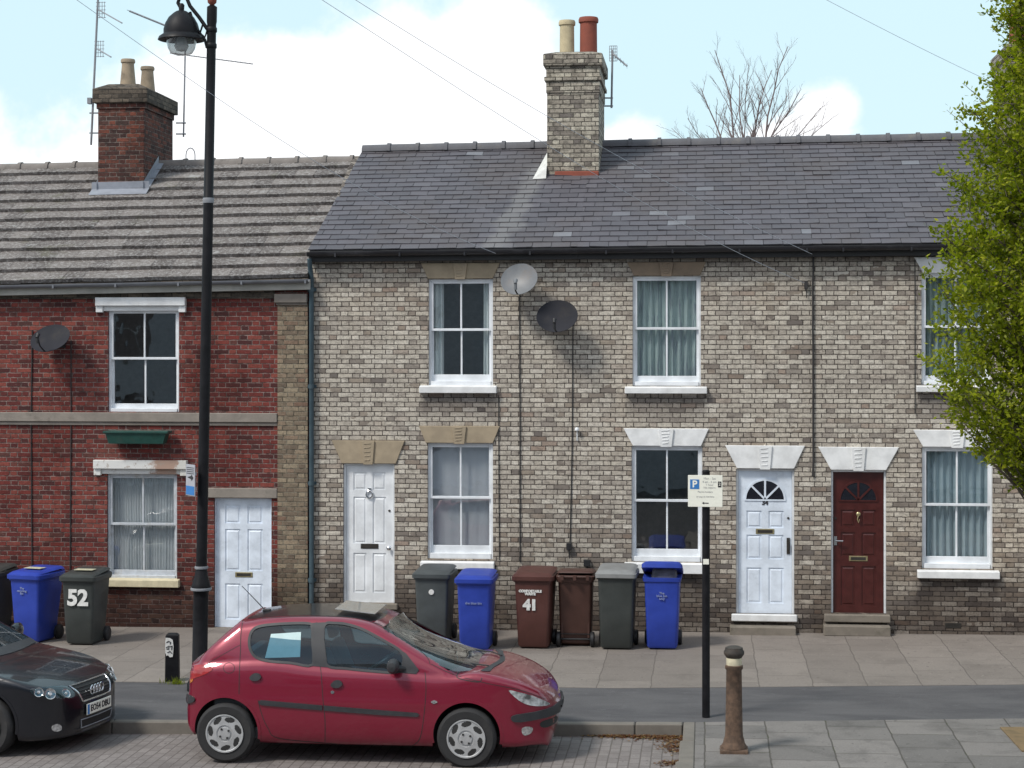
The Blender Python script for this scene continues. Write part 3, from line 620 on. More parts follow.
def gutter(house, ez, xa, xb, mat, fmat, r=.062, fh=.13, dz=-.03):
    n_ = 10; mb = MB(); vs = []
    for xx in (xa, xb):
        z = ez(xx)+dz
        for k in range(n_+1):
            t = math.pi+math.pi*k/n_; vs.append((xx, YE-.035+r*math.cos(t), z+r*math.sin(t)))
        for k in range(n_, -1, -1):
            t = math.pi+math.pi*k/n_; vs.append((xx, YE-.035+(r-.008)*math.cos(t), z+(r-.008)*math.sin(t)))
    m_ = 2*n_+2; mb.add(vs, [(k, (k+1) % m_, m_+(k+1) % m_, m_+k) for k in range(m_)]+[tuple(reversed(range(m_))), tuple(range(m_, 2*m_))])
    x = xa+.4
    while x < xb:                                             # brackets
        mb.box(x-.012, x+.012, YE-.035-r-.004, YE+.05, ez(x)+dz-r-.008, ez(x)+dz-r*.3); x += .9
    mb.build('gutter', M[mat], house, smooth=True)
    f = MB(); za, zb = ez(xa)+dz, ez(xb)+dz
    f.add([(xa,YE+.04,za-fh),(xb,YE+.04,zb-fh),(xb,YE+.04,zb+.0),(xa,YE+.04,za+.0),(xa,-.002,za-fh),(xb,-.002,zb-fh),(xb,-.002,zb),(xa,-.002,za)], [(0,1,2,3),(7,6,5,4),(0,4,5,1),(3,2,6,7),(0,3,7,4),(1,5,6,2)])
    f.build('fascia', M[fmat], house)
def shell(house, xa, xb, top, brickm, holes, ez, rz, lw=True, rw=True):
    mb = MB(); wall_holes(mb, xa, xb, -.12, top, 0, .24, holes); wo = mb.build('wall', M[brickm], house)
    mb = MB(); mb.box(xa, xb, YB-.2, YB, -.12, top)
    for x0, on in ((xa, lw), (xb-.15, rw)):
        if not on: continue
        xm = x0+.07; zr = min(rz(xm), rz(xm))-.09
        mb.prism([(.24, -.12), (YB-.2, -.12), (YB-.2, top-.02), (YRD, zr), (.24, top-.0)], x0+.001, x0+.149, 0, 'x')
    mb.build('side_wall', M[brickm], house)
    it = MB(); it.box(xa+.15, xb-.15, .24, YB-.2, 2.55, 2.75); it.box(xa+.15, xb-.15, .24, YB-.2, top-.12, top-.06); it.box(xa+.15, xb-.15, 3.4, 3.5, 0, 2.55); it.box(xa+.15, xb-.15, 3.4, 3.5, 2.75, top-.12); it.box(xa+.15, xb-.15, .24, YB-.2, -.1, -.02)
    it.build('interior', M['plaster'], house)
    return wo
def pot(mb, x, y, z, r0, r1, h, mi=0):
    mb.lathe([(r0, 0), (r0*.99, h*.1), (r1, h*.78), (r1, h*.86), (r1*1.16, h*.88), (r1*1.18, h*.95), (r1*1.08, h), (r1*.8, h), (r1*.8, h*.7), (.001, h*.7)], (x, y, z), 20, 'z', mi)
# chimney layout: x range, y range, base z, top z
def chimney(house, xa, xb, ya, yb, z0, z1, mat, style):
    mb = MB(); e = .045; zt = z1
    if style == 'red':
        mb.box(xa, xb, ya, yb, z0, zt-.36); mb.box(xa-.02, xb+.02, ya-.02, yb+.02, zt-.36, zt-.27); 
        o = mb.build('chimney', M[mat], house, bevel=.006)
        c = MB(); c.box(xa-.07, xb+.07, ya-.07, yb+.07, zt-.27, zt-.05); c.frustum((xa-.06, xb+.06, ya-.06, yb+.06), (xa+.12, xb-.12, ya+.12, yb-.12), zt-.05, zt+.04); c.build('chimney_cap', M['chimney_cap'], o, bevel=.015, seg=2)
    else:
        mb.box(xa, xb, ya, yb, z0, zt-.60); mb.box(xa-.012, xb+.012, ya-.012, yb+.012, zt-.60, zt-.42); mb.box(xa-.012, xb+.012, ya-.012, yb+.012, zt-.36, zt-.20)
        mb.box(xa-.04, xb+.04, ya-.04, yb+.04, zt-.42, zt-.36)
        o = mb.build('chimney', M[mat], house, bevel=.006)
        c = MB(); c.box(xa-.055, xb+.055, ya-.055, yb+.055, zt-.20, zt-.02); c.frustum((xa-.05, xb+.05, ya-.05, yb+.05), (xa+.12, xb-.12, ya+.12, yb-.12), zt-.02, zt+.03); c.build('chimney_cap', M[mat], o, bevel=.012)
    return o
# =========================== red brick house
XAB = at(309.5, 430).x; ZTR = 4.80
r_w2 = rect(108, 309, 179, 412); r_w1 = rect(107, 474, 177, 579); r_d = rect(214, 498, 271.5, 628)
HR = thing('brick_house', 'red brick house under lichened grey roof tiles, left end of the row', 'house', (-9.5, 0, 0))
XL = -14.0
ZTR = at(150, 291).z+.0
quo_x = at(278, 400).x
far_w = (-12.9, -11.95)
holes = [r_w2, r_w1, r_d, (-13.1, -12.1, r_w2[2], r_w2[3]), (-13.1, -12.1, r_w1[2], r_w1[3])]
shell(HR, XL, XAB-.02, ZTR, 'red_brick', holes, TE, TR, True, False)
q = MB(); q.box(quo_x, XAB-.021, -.03, -.001, -.1, at(290, 303).z-.01); q.build('brick_pier', M['quoin_brick'], HR)
q = MB(); za, zb = at(290, 303).z, at(290, 291).z; q.box(quo_x-.04, XAB-.021, -.075, -.001, za, zb-.04); q.box(quo_x-.02, XAB-.022, -.05, -.0015, za-.03, za-.001); q.build('pier_capital', M['grey_stone'], HR, bevel=.01)
zs0, zs1 = at(140, 424).z, at(140, 412.5).z
q = MB(); q.box(XL, quo_x-.003, -.05, -.001, zs0+.03, zs1); q.box(XL, quo_x-.004, -.025, -.0015, zs0-.02, zs0+.029); q.build('string_course', M['grey_stone'], HR, bevel=.008)
q = MB(); zf = ZTR; q.box(XL, quo_x-.045, -.03, -.001, zf-.11, zf-.0); q.build('eaves_course', M['chimney_cap'], HR)
sash_window(HR, r_w2, 'white_paint', 'net_dark', lintel=lin(97, 186.5, 97, 186.5, 297.5, 311, 'hood'), lintel_mat='white_sill', bottom=.09) if False else None
cloth('net_dark', (.05,.055,.065), (.08,.085,.095))
sash_window(HR, r_w2, 'white_paint', None, lintel=lin(97, 186.5, 97, 186.5, 297.5, 311, 'hood'), lintel_mat='white_sill', bottom=.11)
sash_window(HR, r_w1, 'old_frame', 'net_curtain', sill=rect(103, 578, 180, 586.5), sill_mat='cream_paint', lintel=lin(95, 188, 95, 188, 460, 474, 'hood'), lintel_mat='peel_paint', bottom=.11, label='window with grey peeling frame and net curtain')
for rr in holes[3:]: sash_window(HR, rr, 'white_paint', None)
door(HR, r_d, 'white_gloss', 'white_gloss', ((.06, .34), (.44, .765), (.81, .955)), box_z=.41, handle=(.94, .62, 'none') if False else None, fr_w=.02)
q = MB(); a = rect(205, 488, 279, 498); q.box(a[0], quo_x-.003, -.04, -.001, a[2], a[3]); q.build('door_lintel', M['grey_stone'], HR, bevel=.01)
q = MB(); b = rect(212, 628, 274, 634); q.box(b[0], b[1], -.16, .06, -.1, b[3]); q.build('doorstep', M['step_stone'], HR, bevel=.012)
mb, rn = tiles(TE, TR, XL, XL, VX0-.01, 12, .30, .062, .0025, .003, False, .056, wob=.002)
with_rnd(mb.build('roof_tiles', M['concrete_tile'], HR, smooth='keep'), rn)
q = MB(); under_roof(q, TE, TR, XL, VX0-.01); q.build('roof', M['chimney_cap'], HR)
ridge_tiles(HR, TR, XL, VX0, 'ridge_grey', .45, .10)
gutter(HR, TE, XL, VX0+.02, 'grey_gutter', 'pale_fascia', .05, .14, -.02)
cxa, cxb = at(98, 150, 2.35).x, at(144, 150, 2.35).x
CHT = at(120, 85, 2.3).z
ch = chimney(HR, cxa, cxb, 2.35, 3.9, TE(cxa)+.9, CHT, 'chimney_red', 'red')
for yy in (2.72, 3.5):
    q = MB(); px = at(128, 70, 2.72).x if yy < 3 else at(147.5, 70, 3.5).x; pot(q, px, yy, CHT+.0, .125, .095, .46); q.build('chimney_pot', M['weathered_pot'], ch, smooth=True)
def flash(house, ez, rz, xa, xb, ya, yr, mat, w=.09, h=.11):
    t = lambda y: (y-YE)/(YRD-YE); q = MB()
    zf = lambda x, y, l: roof_pt(ez, rz, x, t(y), l)
    a, b = xa-w, xb+w; p0 = zf(a, ya-.16, .05); p1 = zf(b, ya-.16, .05); p2 = zf(b, ya, .055); p3 = zf(a, ya, .055)
    q.add([p0, p1, p2, p3, (p3[0], p3[1]-.004, p3[2]+h), (p2[0], p2[1]-.004, p2[2]+h)], [(0,1,2,3), (3,2,5,4)])
    for s, x in ((1, xb), (-1, xa)):
        u0, u1 = zf(x+s*w, ya-.02, .056), zf(x+s*w, yr, .056); v0, v1 = zf(x+s*.004, ya-.02, .058), zf(x+s*.004, yr, .058)
        q.add([u0, u1, v1, v0, (v1[0], v1[1], v1[2]+h), (v0[0], v0[1], v0[2]+h)], [(0,1,2,3), (3,2,4,5)])
    return q.build('flashing', M[mat], house)
flash(HR, TE, TR, cxa, cxb, 2.35, YRD-.06, 'lead')
# green planter under the upper window, coax runs come with the dishes
# =========================== stock brick terrace
TOP = lambda x: SE(x)-.1
XB1 = at(578, 430).x; XC1 = at(812, 430).x; XEND = 9.6
ZTA = min(SE(XAB), SE(XB1))-.09
HA = thing('brick_house', 'yellow-grey brick house with sandstone lintels and a plain white door', 'house', (-3.8, 0, 0), group=None)
HB = thing('brick_house', 'yellow-grey brick house with white fanlight door numbered 34, brick chimney above', 'house', (-.1, 0, 0))
HC = thing('brick_house', 'yellow-grey brick house with dark red door, partly hidden by the leafy tree', 'house', (4.5, 0, 0))
a_w2 = rect(428.5, 279, 493, 386); a_w1 = rect(427.5, 443, 493, 559); a_d = rect(343, 463.5, 394.5, 603)
b_w2 = rect(632.5, 276, 701, 386); b_w1 = rect(631.5, 446, 702.5, 562); b_d = rect(736, 469, 794.5, 614)
c_d = rect(831, 470, 886.5, 613.5); c_w1 = rect(922, 447, 993, 569); c_w2 = rect(921.5, 273, 991, 385)
d_w1 = (c_w1[0]+2.9, c_w1[1]+2.9, c_w1[2], c_w1[3]); d_w2 = (c_w2[0]+2.9, c_w2[1]+2.9, c_w2[2], c_w2[3])
shell(HA, XAB, XB1-.001, SE(XAB)-.06, 'stock_brick', [a_w2, a_w1, a_d], SE, SR, True, False)
shell(HB, XB1, XC1-.001, SE(XB1)-.06, 'stock_brick', [b_w2, b_w1, b_d], SE, SR, True, False)
shell(HC, XC1, XEND, SE(XC1)-.06, 'stock_brick', [c_d, c_w1, c_w2, d_w1, d_w2], SE, SR, True, True)
sash_window(HA, a_w2, 'white_paint', 'pair', sill=rect(420, 385, 497, 393), lintel=lin(421, 500, 428, 493, 263, 278.5), lintel_mat='sandstone', bottom=.15)
sash_window(HA, a_w1, 'white_paint', 'blind_grey', sill=rect(421, 560.5, 494.5, 568.5), lintel=lin(419, 500, 426, 493, 426, 443), lintel_mat='sandstone', bottom=.17)
door(HA, a_d, 'cream_door', 'white_paint', ((.07, .36), (.43, .77), (.82, .95)), box_z=.41, handle=(.92, .40, 'knob'), knocker='ring', lintel=lin(332, 405, 342, 396, 440.5, 463.5), lintel_mat='sandstone', bright='letter_flap')
sash_window(HB, b_w2, 'white_paint', 'curtain_green', sill=rect(625, 386, 707, 393.5), lintel=lin(627, 706, 634, 700, 262, 275.5), lintel_mat='dark_stone', bottom=.13)
sash_window(HB, b_w1, 'white_paint', None, sill=rect(624.5, 562, 704.5, 573), lintel=lin(623.5, 709, 633, 701, 428.5, 446), lintel_mat='white_sill', bottom=.16)
door(HB, b_d, 'white_gloss', 'white_paint', ((.07, .32), (.38, .55), (.60, .72)), fan=True, box_z=.575, handle=(.93, .475, 'pull'), number='34', lintel=lin(725, 805, 737, 794, 445.5, 468.5), lintel_mat='white_sill')
door(HC, c_d, 'mahogany', 'white_paint', ((.05, .33), (.40, .57), (.61, .73)), fan=True, box_z=.385, handle=(.05, .51, 'lever'), knocker='lion', lintel=lin(818, 899, 831, 886, 447, 470), lintel_mat='white_sill', label='dark red panelled door')
sash_window(HC, c_w1, 'white_paint', 'curtain_blue', sill=rect(917, 569.5, 999, 578), lintel=lin(913, 1001, 923, 992, 430, 447), lintel_mat='white_sill', bottom=.15)
sash_window(HC, c_w2, 'white_paint', 'curtain_green', sill=rect(916, 385, 997, 392), lintel=lin(914, 1001, 923, 992, 257, 273), lintel_mat='white_sill', bottom=.12)
for rr, cz in ((d_w1, 'curtain_blue'), (d_w2, 'curtain_green')): sash_window(HC, rr, 'white_paint', cz)
def step(house, name, r, mat, out, under=None):
    q = MB(); q.box(r[0], r[1], -out, -.001 if under else .1, r[2], r[3]); o = q.build(name, M[mat], house, bevel=.01)
    if under: q = MB(); q.box(r[0]+.03, r[1]-.03, -out+.04, -.001, -.1, r[2]-.002); q.build('step_riser', M['chimney_cap'], house)
step(HA, 'doorstep', rect(340, 603, 398, 609, 0), 'step_stone', .06)
step(HB, 'door_sill', rect(731.5, 614, 797, 621), 'white_sill', .07); step(HB, 'doorstep', rect(730, 627, 796, 636, -.2), 'step_stone', .24, True)
step(HC, 'doorstep', rect(824, 614, 890, 621.5), 'step_stone', .10); step(HC, 'doorstep', rect(824, 626, 890.5, 636, -.2), 'step_stone', .24, True)
q = MB(); a = rect(945, 623, 961, 628); q.box(a[0], a[1], -.006, -.001, a[2], a[3])
for i in range(4): q.box(a[0]+.01, a[1]-.01, -.010, -.0062, a[2]+.008+i*.014, a[2]+.014+i*.014)
q.build('air_brick', M['letter_flap'], HC)
sk = lambda a, t: (abs(a+2.05) < .35 and .55 < t < .75 and random.random() < .4) or (2.2 < a < 3.3 and .05 < t < .40 and random.random() < .45) or random.random() < .012
def slate_part(house, xa, xb, xa1=None):
    mb, rn = tiles(SE, SR, xa, xa if xa1 is None else xa1, xb, 22, .262, .015, .003, .007, True, .0145, sk)
    with_rnd(mb.build('roof_slates', M['slate'], house, smooth='keep'), rn)
    q = MB(); under_roof(q, SE, SR, xa+(.02 if xa1 else 0), xb, (xa1+.02) if xa1 else None); q.build('roof', M['dark_fascia'], house)
slate_part(HA, VX0, XB1, VX1); slate_part(HB, XB1, XC1); slate_part(HC, XC1, XEND+.1)
cbx = (at(547, 120, 2.15).x, at(599, 120, 2.15).x)
ridge_tiles(HA, SR, VX1, cbx[0], 'ridge_tile'); ridge_tiles(HB, SR, cbx[1], XC1, 'ridge_tile'); ridge_tiles(HC, SR, XC1, XEND+.1, 'ridge_tile')
gutter(HA, SE, VX0-.0, XB1-.002, 'black_gutter', 'dark_fascia'); gutter(HB, SE, XB1, XC1-.002, 'black_gutter', 'dark_fascia'); gutter(HC, SE, XC1, XEND, 'black_gutter', 'dark_fascia')
CT2 = at(573, 52, 2.1).z
c2 = chimney(HB, cbx[0], cbx[1], 2.15, 3.6, SE(cbx[0])+.9, CT2, 'chimney_stock', 'stock')
q = MB(); pot(q, at(567, 40, 2.85).x, 2.85, CT2, .115, .11, .60); q.build('chimney_pot', M['buff_pot'], c2, smooth=True)['label'] = 'pale buff chimney pot'
q = MB(); pot(q, at(588.5, 40, 2.85).x, 2.85, CT2, .135, .13, .64); q.build('chimney_pot', M['terracotta'], c2, smooth=True)['label'] = 'terracotta chimney pot'
fz = lambda x, y, l: roof_pt(SE, SR, x, (y-YE)/(YRD-YE), l)
q = MB(); a0 = fz(cbx[0]-.20, 1.98, .02); a1 = fz(cbx[0]-.002, 2.0, .02); a2 = fz(cbx[0]-.002, 2.02, .02); b_ = fz(cbx[0]-.004, YRD-.1, .03)
q.add([a0, a1, (a1[0], a1[1]+.12, a1[2]+.18), b_, (b_[0], b_[1], b_[2]+.05)], [(0,1,2), (0,2,4,3)]); q.build('mortar_fillet', M['white_mortar'], HB)
q = MB(); q.box(cbx[0]+.12, cbx[1]-.0, 2.10, 2.149, fz(0, 2.1, 0)[2]-.02, fz(0, 2.1, 0)[2]+.06); q.build('tile_fillet', M['terracotta'], HB, bevel=.01)
dx = at(1010, 60, 2.15).x
c3 = chimney(HC, dx, dx+.80, 2.15, 3.6, SE(dx)+.9, at(1010, 42, 2.1).z, 'chimney_stock', 'stock')
for k in (.22, .56):
    q = MB(); pot(q, dx+k, 2.85, at(1010, 42, 2.1).z, .125, .12, .55); q.build('chimney_pot', M['terracotta'], c3, smooth=True)
# downpipes
def pipe(house, px, py0, py1, r, mat, jog=None):
    a = at(px, py0, -.06); b = at(px, py1, -.06); x = (a.x+b.x)/2; q = MB()
    pts = [(x+(jog or 0), -.19, a.z+.12), (x+(jog or 0), -.16, a.z+.02), (x, -.06, a.z-.15), (x, -.06, b.z)]
    q.tube(pts, r, 12)
    z = a.z-.3
    while z > b.z: q.lathe([(r, -.03), (r*1.3, -.03), (r*1.3, .03), (r, .03)], (x, -.06, z), 14); q.box(x-.06, x+.06, -.03, -.001, z-.02, z+.02); z -= 1.35
    return q.build('downpipe', M[mat], house, smooth=True)
pipe(HA, 311.5, 268, 604, .034, 'blue_pipe')
q = MB(); xx = at(813, 400, -.02).x; zz = SE(xx)-.14; pts = []
while zz > 2.0: pts.append((xx+random.uniform(-.006, .006), -.025, zz)); zz -= .2
q.tube(pts, .013, 6); q.build('wall_cable', M['cable'], HC)
q = MB(); xx = at(915, 400, -.02).x; q.tube([(xx, -.012, SE(xx)-.2), (xx, -.012, 3.0)], .006, 5); q.build('wall_cable', M['cable'], HC)
q = MB(); xx = at(498.5, 400, -.02).x; q.tube([(xx, -.012, at(498, 395).z), (xx, -.012, at(498, 440).z), (xx+.01, -.012, at(498, 560).z)], .006, 5); q.build('wall_cable', M['cable'], HA)
# small fittings on the walls
def fitting(name, house, px, py, w, h, mat):
    c = at(px, py, -.03); q = MB(); q.box(c.x-w/2, c.x+w/2, -.06, -.001, c.z-h/2, c.z+h/2); q.tube([(c.x, -.03, c.z-h/2), (c.x+.01, -.03, c.z-h/2-.12)], .008, 6); return q.build(name, M[mat], house, bevel=.006)
fitting('cable_box', HA, 569, 546.5, .07, .09, 'black_plastic'); fitting('cable_box', HB, 587, 563, .09, .09, 'black_plastic'); fitting('wall_bracket', HB, 806, 285, .045, .11, 'cable')
q = MB(); c = at(577, 429, -.04); q.lathe([(.001, -.03), (.028, -.02), (.032, 0), (.02, .02), (.001, .025)], (c.x, -.05, c.z), 14); q.tube([(c.x, -.02, c.z), (c.x, -.02, c.z-.16)], .008, 6); q.build('wall_hook', M['white_paint'], HA, smooth=True)
q = MB(); c = at(1020.5, 555, -.03)
# planter
PL = rect(110.5, 430.5, 172, 443)
q = MB(); x0, x1, z0, z1 = PL; q.add([(x0,-.27,z1),(x1,-.27,z1),(x1-.06,-.24,z0),(x0+.05,-.24,z0),(x0,-.06,z1),(x1,-.06,z1),(x1-.06,-.08,z0),(x0+.05,-.08,z0)], [(0,3,2,1),(0,4,7,3),(1,2,6,5),(3,7,6,2),(4,5,6,7)])
q.box(x0-.02, x1+.02, -.285, -.262, z1-.03, z1+.005); q.box(x0-.02, x1+.02, -.07, -.05, z1-.03, z1+.005); q.box(x0-.02, x0+.0, -.262, -.07, z1-.03, z1+.005); q.box(x1, x1+.02, -.262, -.07, z1-.03, z1+.005)
q.box(x0+.15, x0+.18, -.05, -.001, z0, z1); q.box(x1-.18, x1-.15, -.05, -.001, z0, z1)
pt = thing('window_box', 'empty dark green plastic planter fixed to red brick wall between two windows', 'planter', (x0, -.1, z0)); q.build('trough', M['planter'], pt, bevel=.006)
q = MB(); q.box(x0+.08, x1-.09, -.22, -.10, z0+.06, z1-.03); q.build('soil', M['earth'], pt)
# ------------------------------------------------------------------ street furniture
def gz(x): return SLOPE*x
def place(px, py): p = gnd(px, py, 0); return (p.x, p.y, p.z)
# lamp post (world coordinates relative to its foot)
LPt = gnd(200, 690); LY = LPt.y
def lw(px, py): p = at(px, py, LY); return Vector((p.x-LPt.x, 0, p.z-LPt.z))
lamp = thing('street_lamp', 'tall black cast iron street lamp with hooked bracket and bell-shaped lantern behind the red car', 'street lamp', tuple(LPt), off=(0,0,0))
lean = lambda z: (lw(212.5, 5).x-lw(200.5, 640).x)*(z-.5)/7.3
def postseg(prof):
    mb = MB(); n_ = 24; vs = []
    for r, z in prof:
        for k in range(n_): t = 6.28318*k/n_; vs.append((lean(z)+r*math.cos(t), r*math.sin(t), z))
    m_ = len(prof); mb.add(vs, [(i*n_+k, i*n_+(k+1) % n_, (i+1)*n_+(k+1) % n_, (i+1)*n_+k) for i in range(m_-1) for k in range(n_)]+[tuple(reversed(range(n_))), tuple(range((m_-1)*n_, m_*n_))]); return mb
zc = lw(200, 587).z; zt = lw(213, 7).z
postseg([(.14, 0), (.14, .08), (.115, .12), (.088, .16), (.085, zc-.12), (.088, zc-.06), (.105, zc-.03), (.112, zc), (.10, zc+.05), (.078, zc+.12), (.066, zc+.2)]).build('post_base', M['black_iron'], lamp, smooth=True)
po = postseg([(.066, zc+.2), (.062, zc+.3), (.057, zt-2.25), (.061, zt-2.25), (.061, zt-2.18), (.056, zt-2.17), (.052, zt-.2), (.058, zt-.17), (.058, zt), (.03, zt+.02)]).build('post', M['black_iron'], lamp, smooth=True)
q = postseg([(.062, zt-2.25), (.064, zt-2.24), (.064, zt-2.20), (.062, zt-2.19)]); q.build('post_ring', M['thin_grey'], po, smooth=True)
q = postseg([(.118, zc-.035), (.122, zc-.02), (.118, zc-.005)]); q.build('post_ring', M['thin_grey'], po, smooth=True)
q = postseg([(.076, zc+.21), (.079, zc+.225), (.076, zc+.24)]); q.build('post_ring', M['thin_grey'], po, smooth=True)
q = MB(); tx = lean(zt); q.lathe([(.02, .0), (.05, .03), (.055, .08), (.035, .14), (.012, .18), (.001, .2)], (tx, 0, zt+.02), 16); q.build('finial', M['terracotta'], lamp, smooth=True)
LC = lw(181.5, 40); za = lw(183, 2).z
q = MB(); P1 = lw(208, 30); P2 = lw(190, 6); P3 = lw(185, -6)
q.tube([P1, (P1+P2)/2+Vector((0, 0, .01)), P2, P3, lw(180, -4), lw(178, 3), lw(182, 10)], .022, 10)
q.tube([lw(207, 48), lw(205, 40), lw(199, 32), lw(193, 22), lw(190, 12)], .017, 8); q.tube([lw(203, 24), lw(200, 33), lw(205, 37), lw(207, 31)], .012, 8)
for yy in (30, 46): q.lathe([(.056, -.03), (.063, -.02), (.063, .02), (.056, .03)], (lean(lw(208, yy).z), 0, lw(208, yy).z), 16)
q.build('bracket', M['black_iron'], lamp, smooth=True)
q = MB(); zb = lw(181.5, 40).z; k = 1.0
q.lathe([(.02, .42), (.035, .40), (.03, .34), (.06, .33), (.09, .31), (.145, .26), (.185, .19), (.205, .12), (.205, .07), (.255, .035), (.27, .0), (.262, -.004), (.20, .03), (.19, .03)], (LC.x, 0, zb), 32); sh = q.build('lamp_shade', M['black_iron'], lamp, smooth=True)
q = MB(); q.lathe([(.175, .03), (.168, -.04), (.155, -.10), (.12, -.155), (.06, -.175), (.001, -.18)], (LC.x, 0, zb), 28); q.build('lamp_glass', M['lantern_glass'], lamp, smooth=True)
q = MB(); q.lathe([(.05, .03), (.06, -.02), (.085, -.07), (.06, -.12), (.001, -.135)], (LC.x, 0, zb), 14); q.build('bulb', M['frosted'], lamp, smooth=True)
# narrow parking plate clamped to the post, seen nearly edge on
a, b = lw(200, 464), lw(190, 495); q = MB(); H_ = a.z-b.z; T = Matrix.Translation((lean(a.z)-.075, -.03, (a.z+b.z)/2)) @ Matrix.Rotation(R(62), 4, 'Z')
def tbox(mb, T, x0, x1, y0, y1, z0, z1):
    m = MB(); m.box(x0, x1, y0, y1, z0, z1); mb.add([T @ Vector(v) for v in m.v], m.f)
W_ = .24
T = Matrix.Translation((lean(a.z)-.125, -.09, (a.z+b.z)/2)) @ Matrix.Rotation(R(-50), 4, 'Z')
q = MB(); tbox(q, T, -W_/2, W_/2, -.004, .004, -H_/2, H_/2); sg = q.build('sign_plate', M['sign_grey'], lamp)
q = MB(); tbox(q, T, -W_/2+.01, W_/2-.01, -.0075, -.0045, -H_/2+.01, -H_/2+.11)
q.build('sign_band', M['sign_blue'], sg)
q = MB(); TT = T @ Matrix.Translation((0, -.007, .03)) @ Matrix.Rotation(R(90), 4, 'X')
q.add([TT @ Vector(v) for v in ((-.08, .0, 0), (.03, -.02, 0), (.03, -.04, 0), (.09, 0, 0), (.03, .04, 0), (.03, .02, 0))], [(0,1,2,3,4,5)])
for k in range(4): tbox(q, T, -.1, .1, -.0072, -.0045, H_/2-.04-.022*k, H_/2-.033-.022*k)
q.build('sign_marks', M['ink'], sg)
q = MB(); tbox(q, T, -.02, .12, .005, .02, H_/2-.12, H_/2-.09); tbox(q, T, -.02, .12, .005, .02, -H_/2+.07, -H_/2+.1); q.build('clamp', M['thin_grey'], sg)
# parking sign post
pp = gnd(706, 717); ps = thing('parking_sign', 'slim black pole with white parking plate and blue P, between two doors and the kerb', 'parking sign', tuple(pp), off=(0,0,0))
hz = at(706.5, 471, pp.y).z-pp.z
q = MB(); q.tube([(0, 0, 0), (0, 0, hz)], .041, 16); q.lathe([(.042, hz-.003), (.03, hz+.012), (.001, hz+.015)], (0,0,0), 16); q.build('pole', M['black_iron'], ps, smooth=True)
q = MB(); ztag = at(706, 561, pp.y).z-pp.z; q.box(-.03, .03, -.046, -.04, ztag-.03, ztag+.025); q.build('pole_tag', M['sign_white'], ps)
a = at(688, 475, pp.y-.05)-pp; b = at(722.5, 507, pp.y-.05)-pp; q = MB(); q.box(a.x, b.x, -.062, -.056, b.z, a.z); pg = q.build('sign_plate', M['sign_white'], ps, bevel=.002)
w, h = b.x-a.x, a.z-b.z; cx = (a.x+b.x)/2
q = MB(); q.box(a.x+.022, a.x+.022+.095, -.0645, -.0625, a.z-.045-.10, a.z-.045); q.build('sign_panel', M['sign_blue'], pg)
text_mb('P', .10, face_cam((a.x+.07, -.0655, a.z-.096)), .0005, bold=.003).build('sign_letter', M['sign_white'], pg)
q = MB()
text_mb('Mon - Sat', .032, face_cam((cx+.045, -.0635, a.z-.035)), .0004, q); q.build('sign_text', M['pale_ink'], pg); q = MB(); text_mb('8 am - 6 pm\n1 hour\nNo return', .030, face_cam((cx+.045, -.0635, a.z-.10)), .0004, q)
q.build('sign_text', M['pale_ink'], pg); q = MB(); text_mb('Permit holders', .026, face_cam((cx, -.0635, a.z-.175)), .0004, q); text_mb('or pay at machine', .026, face_cam((cx, -.0635, a.z-.225)), .0004, q)
q.build('sign_text', M['pale_ink'], pg)
q = MB(); text_mb('2', .045, face_cam((b.x-.03, -.0655, a.z-.095)), .0004, q, mi=0); q.build('sign_number', M['sign_white'], pg)
q = MB(); q.box(b.x-.048, b.x-.012, -.0645, -.0625, a.z-.125, a.z-.065); zz = b.z+.04
q.add([(cx-.035, -.0635, zz), (cx-.012, -.0635, zz+.014), (cx-.012, -.0635, zz+.005), (cx+.035, -.0635, zz+.005), (cx+.035, -.0635, zz-.005), (cx-.012, -.0635, zz-.005), (cx-.012, -.0635, zz-.014)], [(0,6,5,4,3,2,1)]); q.build('sign_marks', M['ink'], pg)
q = MB(); q.box(-.05, .05, -.056, -.03, a.z-.06, a.z-.03); q.box(-.05, .05, -.056, -.03, b.z+.03, b.z+.06); q.build('clamp', M['thin_grey'], pg)
# rusty bollard
bp = gnd(734, 751.5); bo_ = thing('bollard', 'rusty round cast iron bollard with a cream painted band and domed dark cap', 'bollard', tuple(bp), off=(0,0,0))
k = (at(734, 645.5, bp.y).z-bp.z)/1.04
q = MB(); q.box(-.135, .135, -.125, .125, -.01, .035); q.build('base', M['rust'], bo_, bevel=.012, seg=2)
q = MB(); q.lathe([(.125, .035), (.125, .055), (.105, .085), (.10, .11), (.088, .15), (.084, .2), (.078, .5), (.074, .80*k), (.086, .815*k), (.086, .845*k), (.074, .85*k)], (0,0,0), 28); q.build('shaft', M['rust'], bo_, smooth=True)
q = MB(); q.lathe([(.0735, .85*k), (.0745, .86*k), (.0745, .91*k), (.0735, .92*k)], (0,0,0), 28); q.build('band', M['band_paint'], bo_, smooth=True)
q = MB(); q.lathe([(.072, .92*k), (.082, .935*k), (.097, .955*k), (.099, .98*k), (.085, 1.005*k), (.085, 1.02*k), (.05, 1.035*k), (.001, 1.04*k)], (0,0,0), 28); q.build('cap', M['rust_dark'], bo_, smooth=True)
